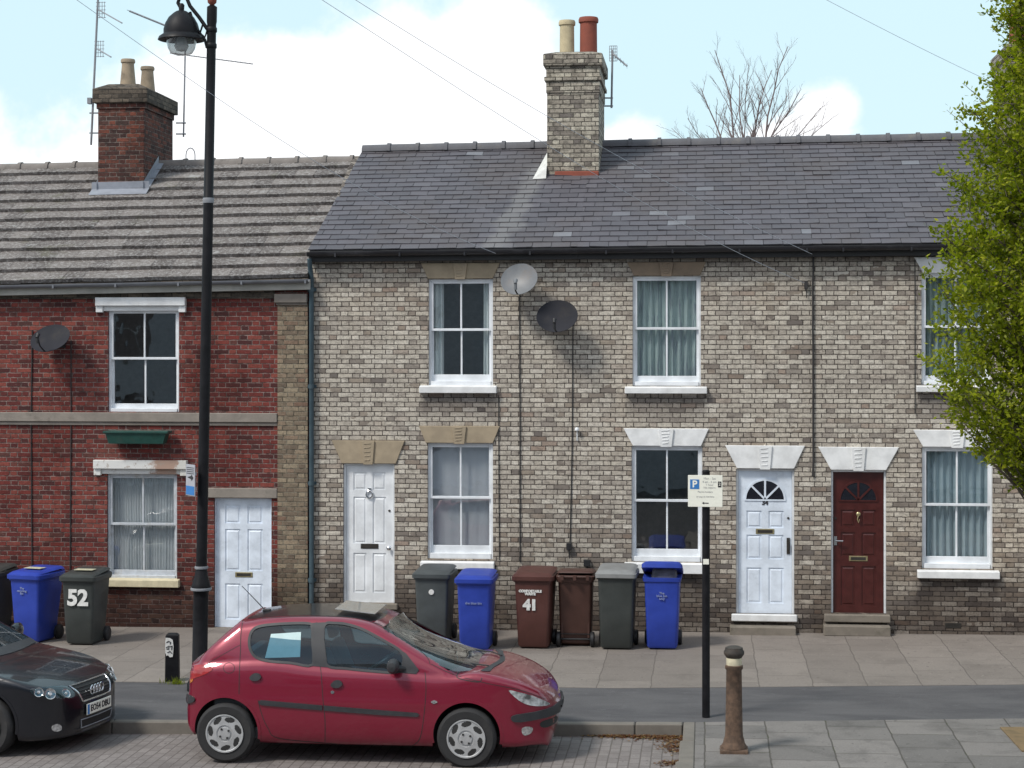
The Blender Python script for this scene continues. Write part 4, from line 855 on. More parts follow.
# short black post with sticker
sp = gnd(172.5, 681); sb_ = thing('short_post', 'short square black post with torn white graffiti sticker, in front of red brick house', 'post', tuple(sp), R(8), off=(0,0,0))
hz = at(172, 633, sp.y).z-sp.z
q = MB(); q.frustum((-.082, .082, -.06, .06), (-.075, .075, -.055, .055), -.03, hz-.02); q.frustum((-.075, .075, -.055, .055), (-.05, .05, -.035, .035), hz-.02, hz); pbo = q.build('post', M['black_iron'], sb_, bevel=.006)
q = MB(); pts = [(-.075, hz-.09), (-.07, hz-.045), (-.02, hz-.05), (.012, hz-.07), (.022, hz-.15), (.018, hz-.22), (.012, hz-.27), (-.02, hz-.275), (-.045, hz-.25), (-.06, hz-.26), (-.075, hz-.22)]
q.prism(pts, -.068, -.0645); st_ = q.build('sticker', M['white_mark'], sb_)
q = MB()
for pth in ([(-.06, -.10), (-.035, -.085), (-.01, -.10), (-.02, -.12)], [(-.065, -.16), (-.03, -.14), (-.035, -.18), (-.06, -.175)], [(-.02, -.15), (.005, -.14), (0, -.19)], [(-.05, -.22), (-.02, -.205), (.005, -.23)]):
    q.tube([(u, -.0685, hz+v) for u, v in pth], .007, 4)
q.build('scribble', M['ink'], st_)
# ------------------------------------------------------------------ wheelie bins (front faces -y)
def bin_(label, px, py, body, lid, rz=0, s=1.0, group='wheelie bins along the house fronts', open_=False, wtop=.50, wbot=.42, back=False, H=.93, badge=None, num=None, txt=None, sticker=False, yoff=0, hs=1.0):
    p = gnd(px, py); t = thing('wheelie_bin', label, 'wheelie bin', (p.x, p.y+yoff, gz(p.x)), rz, group, off=(0,0,0))
    H *= hs
    f = -1 if not back else 1                                # direction of the front
    mb = MB(); yb0, yb1 = .0, .46                            # bottom depth; y from front edge
    def ring(z, w, y0, y1, r=.04, seg=4):
        pts = []
        for cx_, cy_, a0 in ((w/2-r, y1-r, 0), (-w/2+r, y1-r, 90), (-w/2+r, y0+r, 180), (w/2-r, y0+r, 270)):
            for i in range(seg+1): a = R(a0+90*i/seg); pts.append((cx_+r*math.cos(a), cy_+r*math.sin(a), z))
        return pts
    def loft(mb, rings, mi=0):
        n_ = len(rings[0]); vs = [v for r_ in rings for v in r_]
        mb.add(vs, [(i*n_+k, i*n_+(k+1) % n_, (i+1)*n_+(k+1) % n_, (i+1)*n_+k) for i in range(len(rings)-1) for k in range(n_)]+[tuple(reversed(range(n_))), tuple(range((len(rings)-1)*n_, len(rings)*n_))], mi)
    def yy(a, b): return (a, b) if not back else (-b+.0, -a+.0)
    shift = .0 if not back else .56
    def rg(z, w, a, b, r=.04): a, b = (a, b) if not back else (shift-b, shift-a); return ring(z, w, a, b, r)
    loft(mb, [rg(.02, wbot-.03, .02, .40), rg(.05, wbot, .0, .44), rg(H*.5, (wbot+wtop)/2, -.025, .50), rg(H-.05, wtop, -.05, .555), rg(H-.045, wtop+.035, -.065, .575), rg(H, wtop+.045, -.07, .58)])
    for xx in (-1, 1):                                       # moulded wheel recess ribs
        mb.add(*((lambda m: (m.v, m.f))(MB().box(xx*(wbot/2-.03)-.012, xx*(wbot/2-.03)+.012, *( (.44, .48) if not back else (shift-.48, shift-.44)), .12, H*.8))))
    bo = mb.build('body', M[body], t, bevel=0, smooth=True)
    L = MB(); w = wtop+.07
    def lring(z, ww, a, b, r=.05): a, b = (a, b) if not back else (shift-b, shift-a); return ring(z, ww, a, b, r)
    loft(L, [lring(H-.022, w, -.09, .56), lring(H+.028, w, -.093, .57), lring(H+.04, w-.03, -.075, .565)])
    # domed top rising to the hinge
    rr = [lring(H+.04, w-.03, -.075, .565), lring(H+.062, w-.09, -.04, .55), lring(H+.068, w-.16, .02, .53)]
    rr = [[(x, y, z+(.035*((y+.09)/.65) if not back else .035*((shift+.09-y)/.65))*(1 if z > H+.03 else 0)) for x, y, z in r_] for r_ in rr]
    loft(L, rr)
    yh = (.56, .64) if not back else (shift-.64, shift-.56)
    L.tube([(-w/2+.08, sum(yh)/2, H+.03), (w/2-.08, sum(yh)/2, H+.03)], .018, 8)
    for xx in (-w/2+.09, 0, w/2-.09): L.box(xx-.02, xx+.02, yh[0]-.01, yh[1]-.02, H-.01, H+.05)
    lo_ = L.build('lid', M[lid], t, smooth=True)
    if open_:
        pv = Vector((0, .57, H+.03)); lo_.location = pv; lo_.rotation_euler = (R(-14), 0, 0)
        lo_.data.transform(Matrix.Translation(-pv)); 
        q = MB(); q.frustum((-.16, .2, -.02, .5), (-.12, .17, .02, .45), H-.1, H+.13); q.build('rubbish_bag', M['bin_rubbish'], t, bevel=.04, seg=2)
    for xx in (-1, 1):
        q = MB(); yw = .46 if not back else shift-.46
        q.lathe([(.03, -.028), (.085, -.028), (.1, -.018), (.1, .018), (.085, .028), (.03, .028)], (xx*(wbot/2+.02), yw, .10), 20, 'x'); q.build('wheel', M['black_plastic'], t, smooth=True)
    q = MB(); q.tube([(-wbot/2, .46 if not back else shift-.46, .10), (wbot/2, .46 if not back else shift-.46, .10)], .013, 8)
    if back: q.box(-wbot/2-.0, wbot/2, shift-.485, shift-.465, .165, .175)
    q.build('axle', M['black_plastic'], t, smooth=True)
    fy = lambda z: -.003-.05*(z/(H-.05))                     # front wall leans out
    def mark(txt_, size, z, mat, x=0, bold=.0, sp_=.8, dep=.004, tilt=0):
        o = text_mb(txt_, size, face_cam((x, fy(z)-.006, z)) @ Matrix.Rotation(-.05, 4, 'X'), dep, bold=bold, spacing=sp_); 
        return o.build('painted_mark', M[mat], bo)
    if badge: q = MB(); q.lathe([(.036, 0), (.036, -.006), (.02, -.008), (.001, -.008)], (.0, fy(.68)-.002, .68), 20, 'y'); q.build('badge', M[badge], bo)
    if num: mark(num, .29, .63, 'white_mark', -.0, .012)
    if txt: mark(txt[0], txt[1], txt[2], txt[3], txt[4] if len(txt) > 4 else 0, txt[5] if len(txt) > 5 else 0)
    if sticker: q = MB(); q.box(-.12, .14, .12, .26, H+.098, H+.104); q.build('lid_sticker', M['sticker'], lo_)
    return t
bin_('black wheelie bin cut off by the left edge of the view', -18, 640, 'bin_dark', 'bin_dark', R(-4), hs=.95)
bin_('blue wheelie bin with small pale print, beside the grey bin painted 52', 26, 643, 'bin_blue', 'bin_blue', R(-14), hs=.95, txt=('The\nrecycling\nbin', .042, .70, 'faint_mark', -.03), sticker=True, wtop=.45, wbot=.37)
bin_('dark grey wheelie bin with 52 roughly painted in white', 79, 645.5, 'bin_dark', 'bin_dark', R(-3), num='52', sticker=True, hs=.95, wtop=.44, wbot=.38)
bin_('grey wheelie bin with round pale badge, beneath the window and behind the red car', 432, 643, 'bin_grey', 'bin_grey', R(-2), badge='white_mark', wtop=.45, wbot=.40, hs=.955)
bin_('blue wheelie bin between the badged grey bin and the brown bin marked 41', 474, 651, 'bin_blue', 'bin_blue', R(-1), txt=('the blue bin', .045, .62, 'faint_mark'), wtop=.43, wbot=.38, hs=.97)
b41 = bin_('brown wheelie bin with 41 painted in white under two lines of print', 533, 649, 'bin_brown', 'bin_brown', R(-3), wtop=.47, wbot=.40, hs=.985)
bd = [c for c in kids(b41) if c.name.startswith('body')][0]
text_mb('COMPOSTABLE\nWASTE', .043, face_cam((-.03, -.050, .735)), .003, bold=.003, spacing=.85).build('printed_words', M['white_mark'], bd)
text_mb('41', .18, face_cam((-.03, -.041, .57)), .003, bold=.012).build('painted_number', M['white_mark'], bd)
bin_('plain brown wheelie bin turned round with its wheels and axle to the street', 575, 648, 'bin_brown_plain', 'bin_brown_plain', R(1), back=True, wtop=.44, wbot=.40, hs=.965)
bin_('dark grey wheelie bin with pale grey lid, between brown and open blue bins', 616, 650, 'bin_dark', 'bin_lid_pale', R(-2), wtop=.46, wbot=.41, hs=1.03)
bin_('blue wheelie bin with its lid propped up by rubbish, below the white window sill', 662, 650, 'bin_blue', 'bin_blue', R(-1), open_=True, txt=('The\nblue bin\nonly', .043, .70, 'faint_mark', .0), wtop=.45, wbot=.39)
# weeds at the foot of the short post
wv = MB(); rn = []
for cx, cy, n_, sx in ((178, 684, 70, .05), (172, 683, 30, .08)):
    p = gnd(cx, cy)
    for _ in range(n_):
        x, y = p.x+random.gauss(0, sx), p.y+random.gauss(0, .03); a = random.uniform(0, 6.28); h = random.uniform(.02, .09); dx, dy = .03*math.cos(a), .03*math.sin(a)
        wv.add([(x-dy*.15, y+dx*.15, gz(x)), (x+dy*.15, y-dx*.15, gz(x)), (x+dx*.6, y+dy*.6, gz(x)+h*.7), (x+dx, y+dy, gz(x)+h)], [(0,1,2), (0,2,3)]); rn += [random.random()*.6]*2
tag(with_rnd(wv.build('weeds', M['leaf'], smooth='keep'), rn), 'low green weeds growing at the foot of the short black post', 'weeds', kind='stuff')
# tree pit
tp = [gnd(1000, 728), gnd(1090, 728), gnd(1105, 752), gnd(1022, 752)]
q = MB(); q.prism([(p.x, p.y) for p in reversed(tp)], .001, .012, 0, 'z'); q.v = [(x, y, z+SLOPE*x) for x, y, z in q.v]; tag(q.build('tree_pit', M['earth']), kind='structure')
# ------------------------------------------------------------------ satellite dishes
def dish(label, px, py, mat, w, h, yaw, tilt, arm_dx, cab, cm='cable'):
    c = at(px, py, -.30); t = thing('satellite_dish', label, 'satellite dish', (c.x, -.001, c.z), 0, 'satellite dishes on the house fronts')
    T = Matrix.Translation((c.x, -.30, c.z)) @ Matrix.Rotation(yaw, 4, 'Z') @ Matrix.Rotation(tilt, 4, 'X')
    mb = MB(); n_, m_ = 40, 8; vs = []; 
    for s, off in ((1, 0), (0, .008)):
        for i in range(m_+1):
            r = max(i/m_, .001)
            for k in range(n_): a = 6.28318*k/n_; vs.append(T @ Vector((w/2*r*math.cos(a), -.05*r*r+.05+off, h/2*r*math.sin(a))))
    b = (m_+1)*n_
    fs = [(i*n_+k, (i+1)*n_+k, (i+1)*n_+(k+1) % n_, i*n_+(k+1) % n_) for i in range(m_) for k in range(n_)]
    fs += [tuple(b+j for j in reversed(f)) for f in fs]+[(m_*n_+k, b+m_*n_+k, b+m_*n_+(k+1) % n_, m_*n_+(k+1) % n_) for k in range(n_)]
    mb.add(vs, fs); rf = mb.build('reflector', M[mat], t, smooth=True)
    q = MB(); foot = T @ Vector((0, .02, -h/2+.02)); tip = T @ Vector((arm_dx, -.26, -h/2+.06))
    q.tube([foot, T @ Vector((arm_dx*.4, -.12, -h/2-.0)), tip], .011, 8); q.build('arm', M['black_plastic'], t, smooth=True)
    q = MB(); q.tube([tip+Vector((0, -.02, -.02)), tip+Vector((0, .03, .03))], [.02, .03], 12); q.tube([tip+Vector((0, 0, -.1)), tip], .022, 10); q.build('receiver_head', M['dish_light' if mat == 'dish_light' else 'black_plastic'], t, smooth=True)
    q = MB(); q.tube([(c.x+.05, -.002, c.z-.05), (c.x+.05, -.16, c.z-.05), T @ Vector((0, .06, 0))], .02, 10); q.box(c.x-.02, c.x+.12, -.012, -.001, c.z-.14, c.z+.04); q.build('wall_mount', M['black_plastic'], t, smooth=True)
    for pts in cab:
        q = MB(); q.tube([(at(a, b_, -.01).x, -.012, at(a, b_, -.01).z) for a, b_ in pts], .0085, 6); q.build('coax_cable', M[cm], t)
dish('dark oval satellite dish on the red brick wall', 50, 338, 'dish_dark', .60, .50, R(-12), R(-40), .0, [[(32.5, 330), (32, 350), (31, 420), (32, 570)], [(71, 340), (71, 420), (70, 575)]])
dish('pale stained satellite dish just under the black gutter', 519, 279, 'dish_light', .53, .47, R(-14), R(-24), .06, [[(520, 292), (519.5, 300), (520, 420), (520, 562)]])
dish('dark grey satellite dish, lower of the two on the yellow brick wall', 557, 316, 'dish_dark', .58, .46, R(-10), R(-18), .04, [[(573, 318), (573, 332), (572, 450), (570, 545)]])
# ------------------------------------------------------------------ aerials and wires
def yagi(mb, p0, p1, n_, L, r=.008, er=.004, up=Vector((0,0,1)), dirv=None):
    p0, p1 = Vector(p0), Vector(p1); mb.tube([p0, p1], r, 6); d = (p1-p0).normalized(); e = dirv or d.cross(up).normalized()
    for i in range(n_): c = p0.lerp(p1, (i+.5)/n_); l = L*(1-.35*i/n_); mb.tube([c-e*l/2, c+e*l/2], er, 4)
Y1 = 2.9; A = lambda px, py, Y=Y1: at(px, py, Y)
t = thing('tv_aerial', 'tall grey mast with two small grid aerials strapped to left side of red chimney', 'aerial', tuple(A(91, 145)))
q = MB(); q.tube([A(91, 145), A(98.5, -12)], .018, 8); q.build('mast', M['thin_grey'], t, smooth=True)
for (x, y, bx, by) in ((99, 10, 122, 23), (97.5, 49, 111, 57)):
    q = MB(); c = A(x, y)
    q.tube([c, A(bx, by, Y1-.5)], .011, 6)
    for k in range(4): e = c+Vector((-.03+.04*k, 0, 0)); q.tube([e+Vector((0, 0, -.13)), e+Vector((0, 0, .13))], .005, 4)
    for k in range(5): e = c+Vector((0, 0, -.12+.06*k)); q.tube([e+Vector((-.05, 0, 0)), e+Vector((.11, 0, 0))], .005, 4)
    q.build('aerial_head', M['thin_grey'], t)
q = MB()
for y in (113, 133): q.tube([A(89.5, y), A(100, y)], .012, 6)
q.box(A(90, 101).x-.03, A(90, 101).x+.03, Y1-.05, Y1+.05, A(90, 104).z, A(90, 98).z); q.build('mast_clamp', M['thin_grey'], t)
Y2 = 3.95; t = thing('tv_aerial', 'long yagi aerial on thin mast behind the lantern, right of red chimney', 'aerial', tuple(A(183, 137, Y2)))
q = MB(); q.tube([A(183.5, 137, Y2), A(185.5, 34, Y2)], .014, 8); q.build('mast', M['thin_grey'], t)
q = MB(); q.tube([A(129.5, 11, Y2), A(196, 38, Y2)], .016, 6)
for k in range(16): c = A(129.5, 11, Y2).lerp(A(196, 38, Y2), k/16); q.tube([c+Vector((-.01, -.10, .0)), c+Vector((.01, .10, .0))], .005, 4)
q.build('boom', M['thin_grey'], t)
q = MB(); q.tube([A(170, 53, Y2), A(253, 64, Y2)], .009, 6)
for k in range(18): c = A(170, 53, Y2).lerp(A(253, 64, Y2), (k+.5)/18); q.tube([c+Vector((0, -.08, 0)), c+Vector((0, .08, 0))], .004, 4)
q.build('boom', M['thin_grey'], t)
q = MB()
for y in (123, 134): q.tube([A(176, y, Y2-.1), A(186, y, Y2)], .012, 6)
q.build('mast_clamp', M['thin_grey'], t)
Y3 = 3.4; t = thing('tv_aerial', 'short aerial with small square grid, right of the yellow brick chimney', 'aerial', tuple(A(612, 107, Y3)))
q = MB(); q.tube([A(611.5, 108, Y3), A(612.5, 50, Y3)], .016, 8); q.build('mast', M['thin_grey'], t)
q = MB(); a, b = A(609.5, 46, Y3), A(617, 61, Y3)
for k in range(5): x = a.x+(b.x-a.x)*k/4; q.tube([(x, Y3, a.z), (x, Y3, b.z)], .006, 4)
for k in range(6): z = a.z+(b.z-a.z)*k/5; q.tube([(a.x, Y3, z), (b.x, Y3, z)], .006, 4)
q.tube([A(613, 54, Y3), A(627, 66, Y3-.3)], .014, 6)
for k in range(5): c = A(614, 55, Y3).lerp(A(627, 66, Y3-.3), k/4); q.tube([c+Vector((0, 0, -.04)), c+Vector((0, 0, .04))], .004, 4)
q.build('aerial_head', M['thin_grey'], t)
q = MB()
for y in (98, 106): q.tube([A(603, y, Y3), A(613, y, Y3)], .012, 6)
q.build('mast_clamp', M['thin_grey'], t)
q = MB(); pts = [A(186, 160, 3.2)]+[A(190.5+4.5*math.cos(a), 155-7*math.sin(a), 3.2) for a in [math.pi-math.pi*i/8 for i in range(9)]]+[A(195, 161, 3.2)]
q.tube(pts, .008, 6); tag(q.build('wire_loop', M['thin_grey']), 'small bent wire loop standing on the ridge of the tiled roof', 'wire')
def wire(label, pts, ya, yb, r=.003):
    n_ = 40; P = []
    xs = [p[0] for p in pts]; ys = [p[1] for p in pts]; co = np.polyfit(xs, ys, min(3, len(xs)-1))
    for i in range(n_+1):
        u = i/n_; x = xs[0]+(xs[-1]-xs[0])*u; P.append(at(x, float(np.polyval(co, x)), ya+(yb-ya)*u))
    q = MB(); q.tube(P, r, 5); tag(q.build('overhead_wire', M['wire_grey']), label, 'wire', 'telephone wires across the sky')
wire('longer phone wire running down past the brick chimney to the wall bracket', [(262, -38), (323, 0), (378, 36), (459, 90), (547, 144), (600, 177), (706, 237), (805, 283)], -8, -.05)
wire('upper of two phone wires crossing the slate roof right of the chimney', [(290, -42), (355, 0), (390, 21), (493, 84), (545, 115), (640, 169), (703, 201), (787, 240), (812, 256)], -8, -.22)
wire('phone wire from the top left corner down to the slate roof eaves', [(20, -40), (77, 0), (145, 48), (353, 184), (450, 234), (497, 254)], -8, -.22)
wire('phone wire high on the right slanting into the leafy tree', [(770, -30), (826, 0), (920, 47), (982, 78), (1080, 120)], -3, 2.5)
# ------------------------------------------------------------------ cars
from mathutils.bvhtree import BVHTree
def smooth_poly(P, n=6, closed=True):
    P = [np.array(p, float) for p in P]; out = []; m = len(P)
    for i in range(m if closed else m-1):
        p0, p1, p2, p3 = (P[(i-1) % m], P[i], P[(i+1) % m], P[(i+2) % m]) if closed else (P[max(i-1, 0)], P[i], P[i+1], P[min(i+2, m-1)])
        for k in range(n):
            t = k/n; out.append(.5*((2*p1)+(p2-p0)*t+(2*p0-5*p1+4*p2-p3)*t*t+(3*p1-p0-3*p2+p3)*t**3))
    if not closed: out.append(P[-1])
    return np.array(out)
def sdf_poly(P, X, Z):
    P = np.asarray(P); A = P; B = np.roll(P, -1, 0); d = np.full(X.shape, 1e9); ins = np.zeros(X.shape, bool)
    for a, b in zip(A, B):
        e = b-a; wx, wz = X-a[0], Z-a[1]; t = np.clip((wx*e[0]+wz*e[1])/(e@e+1e-12), 0, 1)
        d = np.minimum(d, (wx-t*e[0])**2+(wz-t*e[1])**2)
        c = ((a[1] > Z) != (b[1] > Z)) & (X < (b[0]-a[0])*(Z-a[1])/(b[1]-a[1]+1e-12)+a[0]); ins ^= c
    d = np.sqrt(d); return np.where(ins, -d, d)
def smax(a, b, k): h = np.clip(.5-.5*(b-a)/k, 0, 1); return b+(a-b)*h+k*h*(1-h)
def smin(a, b, k): return -smax(-a, -b, k)
def surface_nets(F, org, h):
    s = F < 0; nx, ny, nz = F.shape; c = np.zeros((nx-1, ny-1, nz-1), np.int8)
    cr = [(i, j, k) for i in (0, 1) for j in (0, 1) for k in (0, 1)]
    sl = lambda A, o: A[o[0]:A.shape[0]-1+o[0], o[1]:A.shape[1]-1+o[1], o[2]:A.shape[2]-1+o[2]]
    for o in cr: c += sl(s, o)
    act = (c > 0) & (c < 8); ids = -np.ones(act.shape, np.int64); I = np.argwhere(act); ids[act] = np.arange(len(I))
    acc = np.zeros((len(I), 3)); cnt = np.zeros(len(I))
    for a in cr:
        for ax in range(3):
            if a[ax]: continue
            b = list(a); b[ax] = 1; fa = F[I[:, 0]+a[0], I[:, 1]+a[1], I[:, 2]+a[2]]; fb = F[I[:, 0]+b[0], I[:, 1]+b[1], I[:, 2]+b[2]]
            m = (fa < 0) != (fb < 0); t = np.where(m, fa/(fa-fb+1e-15), 0); p = np.tile(np.array(a, float), (len(I), 1)); p[:, ax] = t
            acc[m] += p[m]; cnt += m
    V = I+acc/cnt[:, None]; quads = []
    for ax in range(3):
        o = [0, 0, 0]; o[ax] = 1; A = s[:nx-o[0], :ny-o[1], :nz-o[2]]; B = s[o[0]:, o[1]:, o[2]:]
        E = np.argwhere(A != B); u, v = [q for q in range(3) if q != ax]
        E = E[(E[:, u] > 0) & (E[:, v] > 0) & (E[:, u] < F.shape[u]-1) & (E[:, v] < F.shape[v]-1)]
        def cid(du, dv): q = E.copy(); q[:, u] += du; q[:, v] += dv; return ids[q[:, 0], q[:, 1], q[:, 2]]
        Q = np.stack([cid(-1, -1), cid(0, -1), cid(0, 0), cid(-1, 0)], 1); ins = s[E[:, 0], E[:, 1], E[:, 2]]
        flip = ins if ax != 1 else ~ins; Q[~flip] = Q[~flip][:, ::-1]; quads.append(Q)
    Q = np.concatenate(quads); Q = Q[(Q >= 0).all(1)]
    G = np.gradient(F)
    def tri(A, P):
        P = np.clip(P, 0, np.array(A.shape)-1.001); i = P.astype(int); f = P-i; r = 0
        for o in cr: w = np.prod([f[:, k] if o[k] else 1-f[:, k] for k in range(3)], 0); r = r+w*A[i[:, 0]+o[0], i[:, 1]+o[1], i[:, 2]+o[2]]
        return r
    for _ in range(3):
        f = tri(F, V); g = np.stack([tri(G[k], V) for k in range(3)], 1); V = V-np.clip(f/np.maximum((g*g).sum(1), 1e-9), -.5, .5)[:, None]*g
    return V*h+np.array(org), Q
class Car:
    def __init__(s, name, label, loc, rz, paintm):
        s.root = thing(name, label, 'car', loc, rz, off=(0,0,0)); s.M = Matrix.Translation(loc) @ Matrix.Rotation(rz, 4, 'Z'); s.Mi = s.M.inverted(); s.paint = paintm
        s.camL = s.Mi @ Vector(CAM)
    def local(s, px, py, y):                                 # pixel ray meets the local plane y = const
        d = s.Mi.to_3x3() @ Vector(ray(px, py)); t = (y-s.camL.y)/d.y; return (s.camL+d*t)
    def make(s, F, org, h): s.V, s.Q = surface_nets(F, org, h); s.bvh = BVHTree.FromPolygons([tuple(v) for v in s.V], [tuple(int(i) for i in q) for q in s.Q])
    def project(s, V):
        Mw = np.array(s.M); W = V@Mw[:3, :3].T+Mw[:3, 3]; return proj(W)
    def centres(s): return s.V[s.Q].mean(1)
    def normals(s): A = s.V[s.Q]; n = np.cross(A[:, 2]-A[:, 0], A[:, 3]-A[:, 1]); return n/np.maximum(np.linalg.norm(n, axis=1), 1e-9)[:, None]
    def camray(s, u, v): return s.camL, (s.Mi.to_3x3() @ Vector(ray(u, v))).normalized()
    def hit(s, o, d):
        l, n, i, _ = s.bvh.ray_cast(o, d)
        if l is None: l, n, i, _ = s.bvh.find_nearest(o+d*((Vector((0, 0, .7))-o).dot(d)))
        if n.dot(d) > 0: n = -n
        return l, n
    def patch(s, name, poly, mat, off=.003, thick=.012, mirror=False, fn=None, step=3.0, parent=None, both=False, ins=False, label=None, fit=0):
        fn = fn or s.camray; bm = bmesh.new(); vs = [bm.verts.new((p[0], p[1], 0)) for p in poly]; bm.faces.new(vs)
        P = np.array(poly)
        for ax in (0, 1):
            c = P[:, ax].min()+step
            while c < P[:, ax].max():
                co = [0, 0, 0]; no = [0, 0, 0]; co[ax] = c; no[ax] = 1
                bmesh.ops.bisect_plane(bm, geom=bm.verts[:]+bm.edges[:]+bm.faces[:], plane_co=co, plane_no=no); c += step
        bm.verts.index_update(); tops = []; lows = []
        for v in bm.verts:
            l, n = s.hit(*fn(v.co.x, v.co.y)); tops.append(l+n*off); lows.append(l+n*(off-thick))
        if fit:                                              # a smooth pane: least squares surface x(y, z) through the samples
            T_ = np.array([tuple(p) for p in tops]); yv, zv = T_[:, 1], T_[:, 2]; B_ = np.stack([np.ones_like(yv), zv, zv**2, yv**2, yv**2*zv, yv**4], 1); xx_ = B_ @ np.linalg.lstsq(B_, T_[:, 0], rcond=None)[0]
            tops = [Vector((x_, p.y, p.z)) for x_, p in zip(xx_, tops)]; lows = [Vector((p.x-thick*fit, p.y, p.z-thick*.3)) for p in tops]
        faces = [tuple(v.index for v in f.verts) for f in bm.faces]; rim = [tuple(v.index for v in e.verts) for e in bm.edges if e.is_boundary]; bm.free()
        mb = MB(); b = len(tops); sides = [1]+([-1] if both else []) if not mirror else [-1]
        outs = []
        for sg in sides:
            mb = MB(); mb.add([(p.x, p.y*sg, p.z) for p in tops+lows], faces+[(a, c, c+b, a+b) for a, c in rim]); 
            me_o = mb.build(name, M[mat], parent or s.root, smooth=True, off=(0,0,0)); outs.append(me_o)
            if label: me_o['label'] = label
        return outs
    def ring(s, name, poly, w, mat, off=.006, parent=None, both=True, w_in=0.6):
        P = np.array(poly, float); c = P.mean(0); n = len(P); T = np.roll(P, -1, 0)-np.roll(P, 1, 0); N_ = np.stack([T[:, 1], -T[:, 0]], 1); N_ /= np.linalg.norm(N_, axis=1)[:, None]+1e-9
        if ((N_*(P-c)).sum(1)).mean() < 0: N_ = -N_
        O = P+N_*w; I = P-N_*w_in; A = [s.hit(*s.camray(*p)) for p in O]; B = [s.hit(*s.camray(*p)) for p in I]
        for sg in (1, -1) if both else (1,):
            vs = [l+m*off for l, m in A]+[l+m*off for l, m in B]+[l-m*.006 for l, m in A]+[l-m*.01 for l, m in B]
            f = []
            for i in range(n): j = (i+1) % n; f += [(i, j, n+j, n+i), (2*n+i, 2*n+j, j, i), (n+i, n+j, 3*n+j, 3*n+i)]
            mb = MB(); mb.add([(p.x, p.y*sg, p.z) for p in vs], f); mb.build(name, M[mat], parent or s.root, smooth=True, off=(0,0,0))
    def seam(s, pts, w=.7, both=True):
        P = smooth_poly(pts, 6, False); T = np.gradient(P, axis=0); N_ = np.stack([-T[:, 1], T[:, 0]], 1); N_ /= np.linalg.norm(N_, axis=1)[:, None]+1e-9; vs = []
        for p, n in zip(P, N_):
            for k in (-.5, .5): l, m = s.hit(*s.camray(*(p+n*w*k))); vs.append(l+m*.0012)
        fs = [(2*i, 2*i+1, 2*i+3, 2*i+2) for i in range(len(P)-1)]
        for sg in (1, -1) if both else (1,): mb = MB(); mb.add([(p.x, p.y*sg, p.z) for p in vs], fs); mb.build('panel_gap', M['hub_dark'], s.body, smooth='keep', off=(0,0,0))
    def cut_px(s, poly, both=True, ymin=.2):
        C = s.centres(); Cm = C.copy()
        if both: Cm[:, 1] = -np.abs(Cm[:, 1])
        u, v = s.project(Cm); N_ = s.normals(); ny = np.abs(N_[:, 1]) > .25
        s.keep &= ~((sdf_poly(poly, u, v) < -.1) & (np.abs(C[:, 1]) > ymin) & ny)
    def finish(s):
        Q = s.Q[s.keep]; used = np.unique(Q); mp = -np.ones(len(s.V), int); mp[used] = np.arange(len(used)); me = bpy.data.meshes.new('body')
        me.from_pydata([tuple(v) for v in s.V[used]], [], [tuple(int(i) for i in mp[q]) for q in Q]); me.materials.append(M[s.paint]); me.update()
        bm = bmesh.new(); bm.from_mesh(me); bmesh.ops.recalc_face_normals(bm, faces=bm.faces); bm.to_mesh(me); bm.free()
        me.polygons.foreach_set('use_smooth', [True]*len(me.polygons)); s.body = link(bpy.data.objects.new('body', me)); s.body.parent = s.root; OFF[s.body.name] = (0,0,0)
    def arch(s, x, z, Ra, ymin=.42):
        C = s.centres(); s.keep &= ~((np.hypot(C[:, 0]-x, C[:, 2]-z) < Ra) & (np.abs(C[:, 1]) > ymin) & (C[:, 2] < z+Ra+.1))
        s.keep &= ~((np.abs(C[:, 0]-x) < Ra) & (C[:, 2] < z) & (np.abs(C[:, 1]) > ymin))
        s.arches = getattr(s, 'arches', [])+[(x, z, Ra)]
    def arches_build(s):
        for x, z, Ra in s.arches:
            rows = [[], [], [], []]; last = None
            for i in range(49):
                a = R(-14+208*i/48)
                def hitr(r):
                    l, n, _, _ = s.bvh.ray_cast(Vector((x+r*math.cos(a), -3, z+r*math.sin(a))), Vector((0, 1, 0))); return l
                l1, l2 = hitr(Ra+.016), hitr(Ra-.012)
                if l1 is None or l1.y > -.45: continue
                y2 = l2.y if l2 is not None and l2.y < -.45 else l1.y; y2 = min(max(y2, l1.y-.01), l1.y+.03)
                p1 = (l1.x, l1.y-.004, l1.z); p2 = (x+(Ra-.012)*math.cos(a), y2-.004, z+(Ra-.012)*math.sin(a))
                rows[0].append((l1.x, l1.y+.004, l1.z)); rows[1].append(p1); rows[2].append(p2); rows[3].append((p2[0], -.38, p2[2]))
            n = len(rows[0]); 
            for sg in (1, -1):
                mb = MB(); vs = [(p[0], p[1]*sg, p[2]) for r in rows[:3] for p in r]; mb.add(vs, [(k*n+i, k*n+i+1, (k+1)*n+i+1, (k+1)*n+i) for k in range(2) for i in range(n-1)])
                mb.build('wheel_arch', M[s.paint], s.body, smooth=True, off=(0,0,0))
                mb = MB(); vs = [(p[0], p[1]*sg, p[2]) for r in rows[2:] for p in r]; mb.add(vs, [(i, i+1, n+i+1, n+i) for i in range(n-1)]+[tuple(range(n, 2*n))]); mb.build('arch_liner', M['underbody'], s.body, smooth='keep', off=(0,0,0))
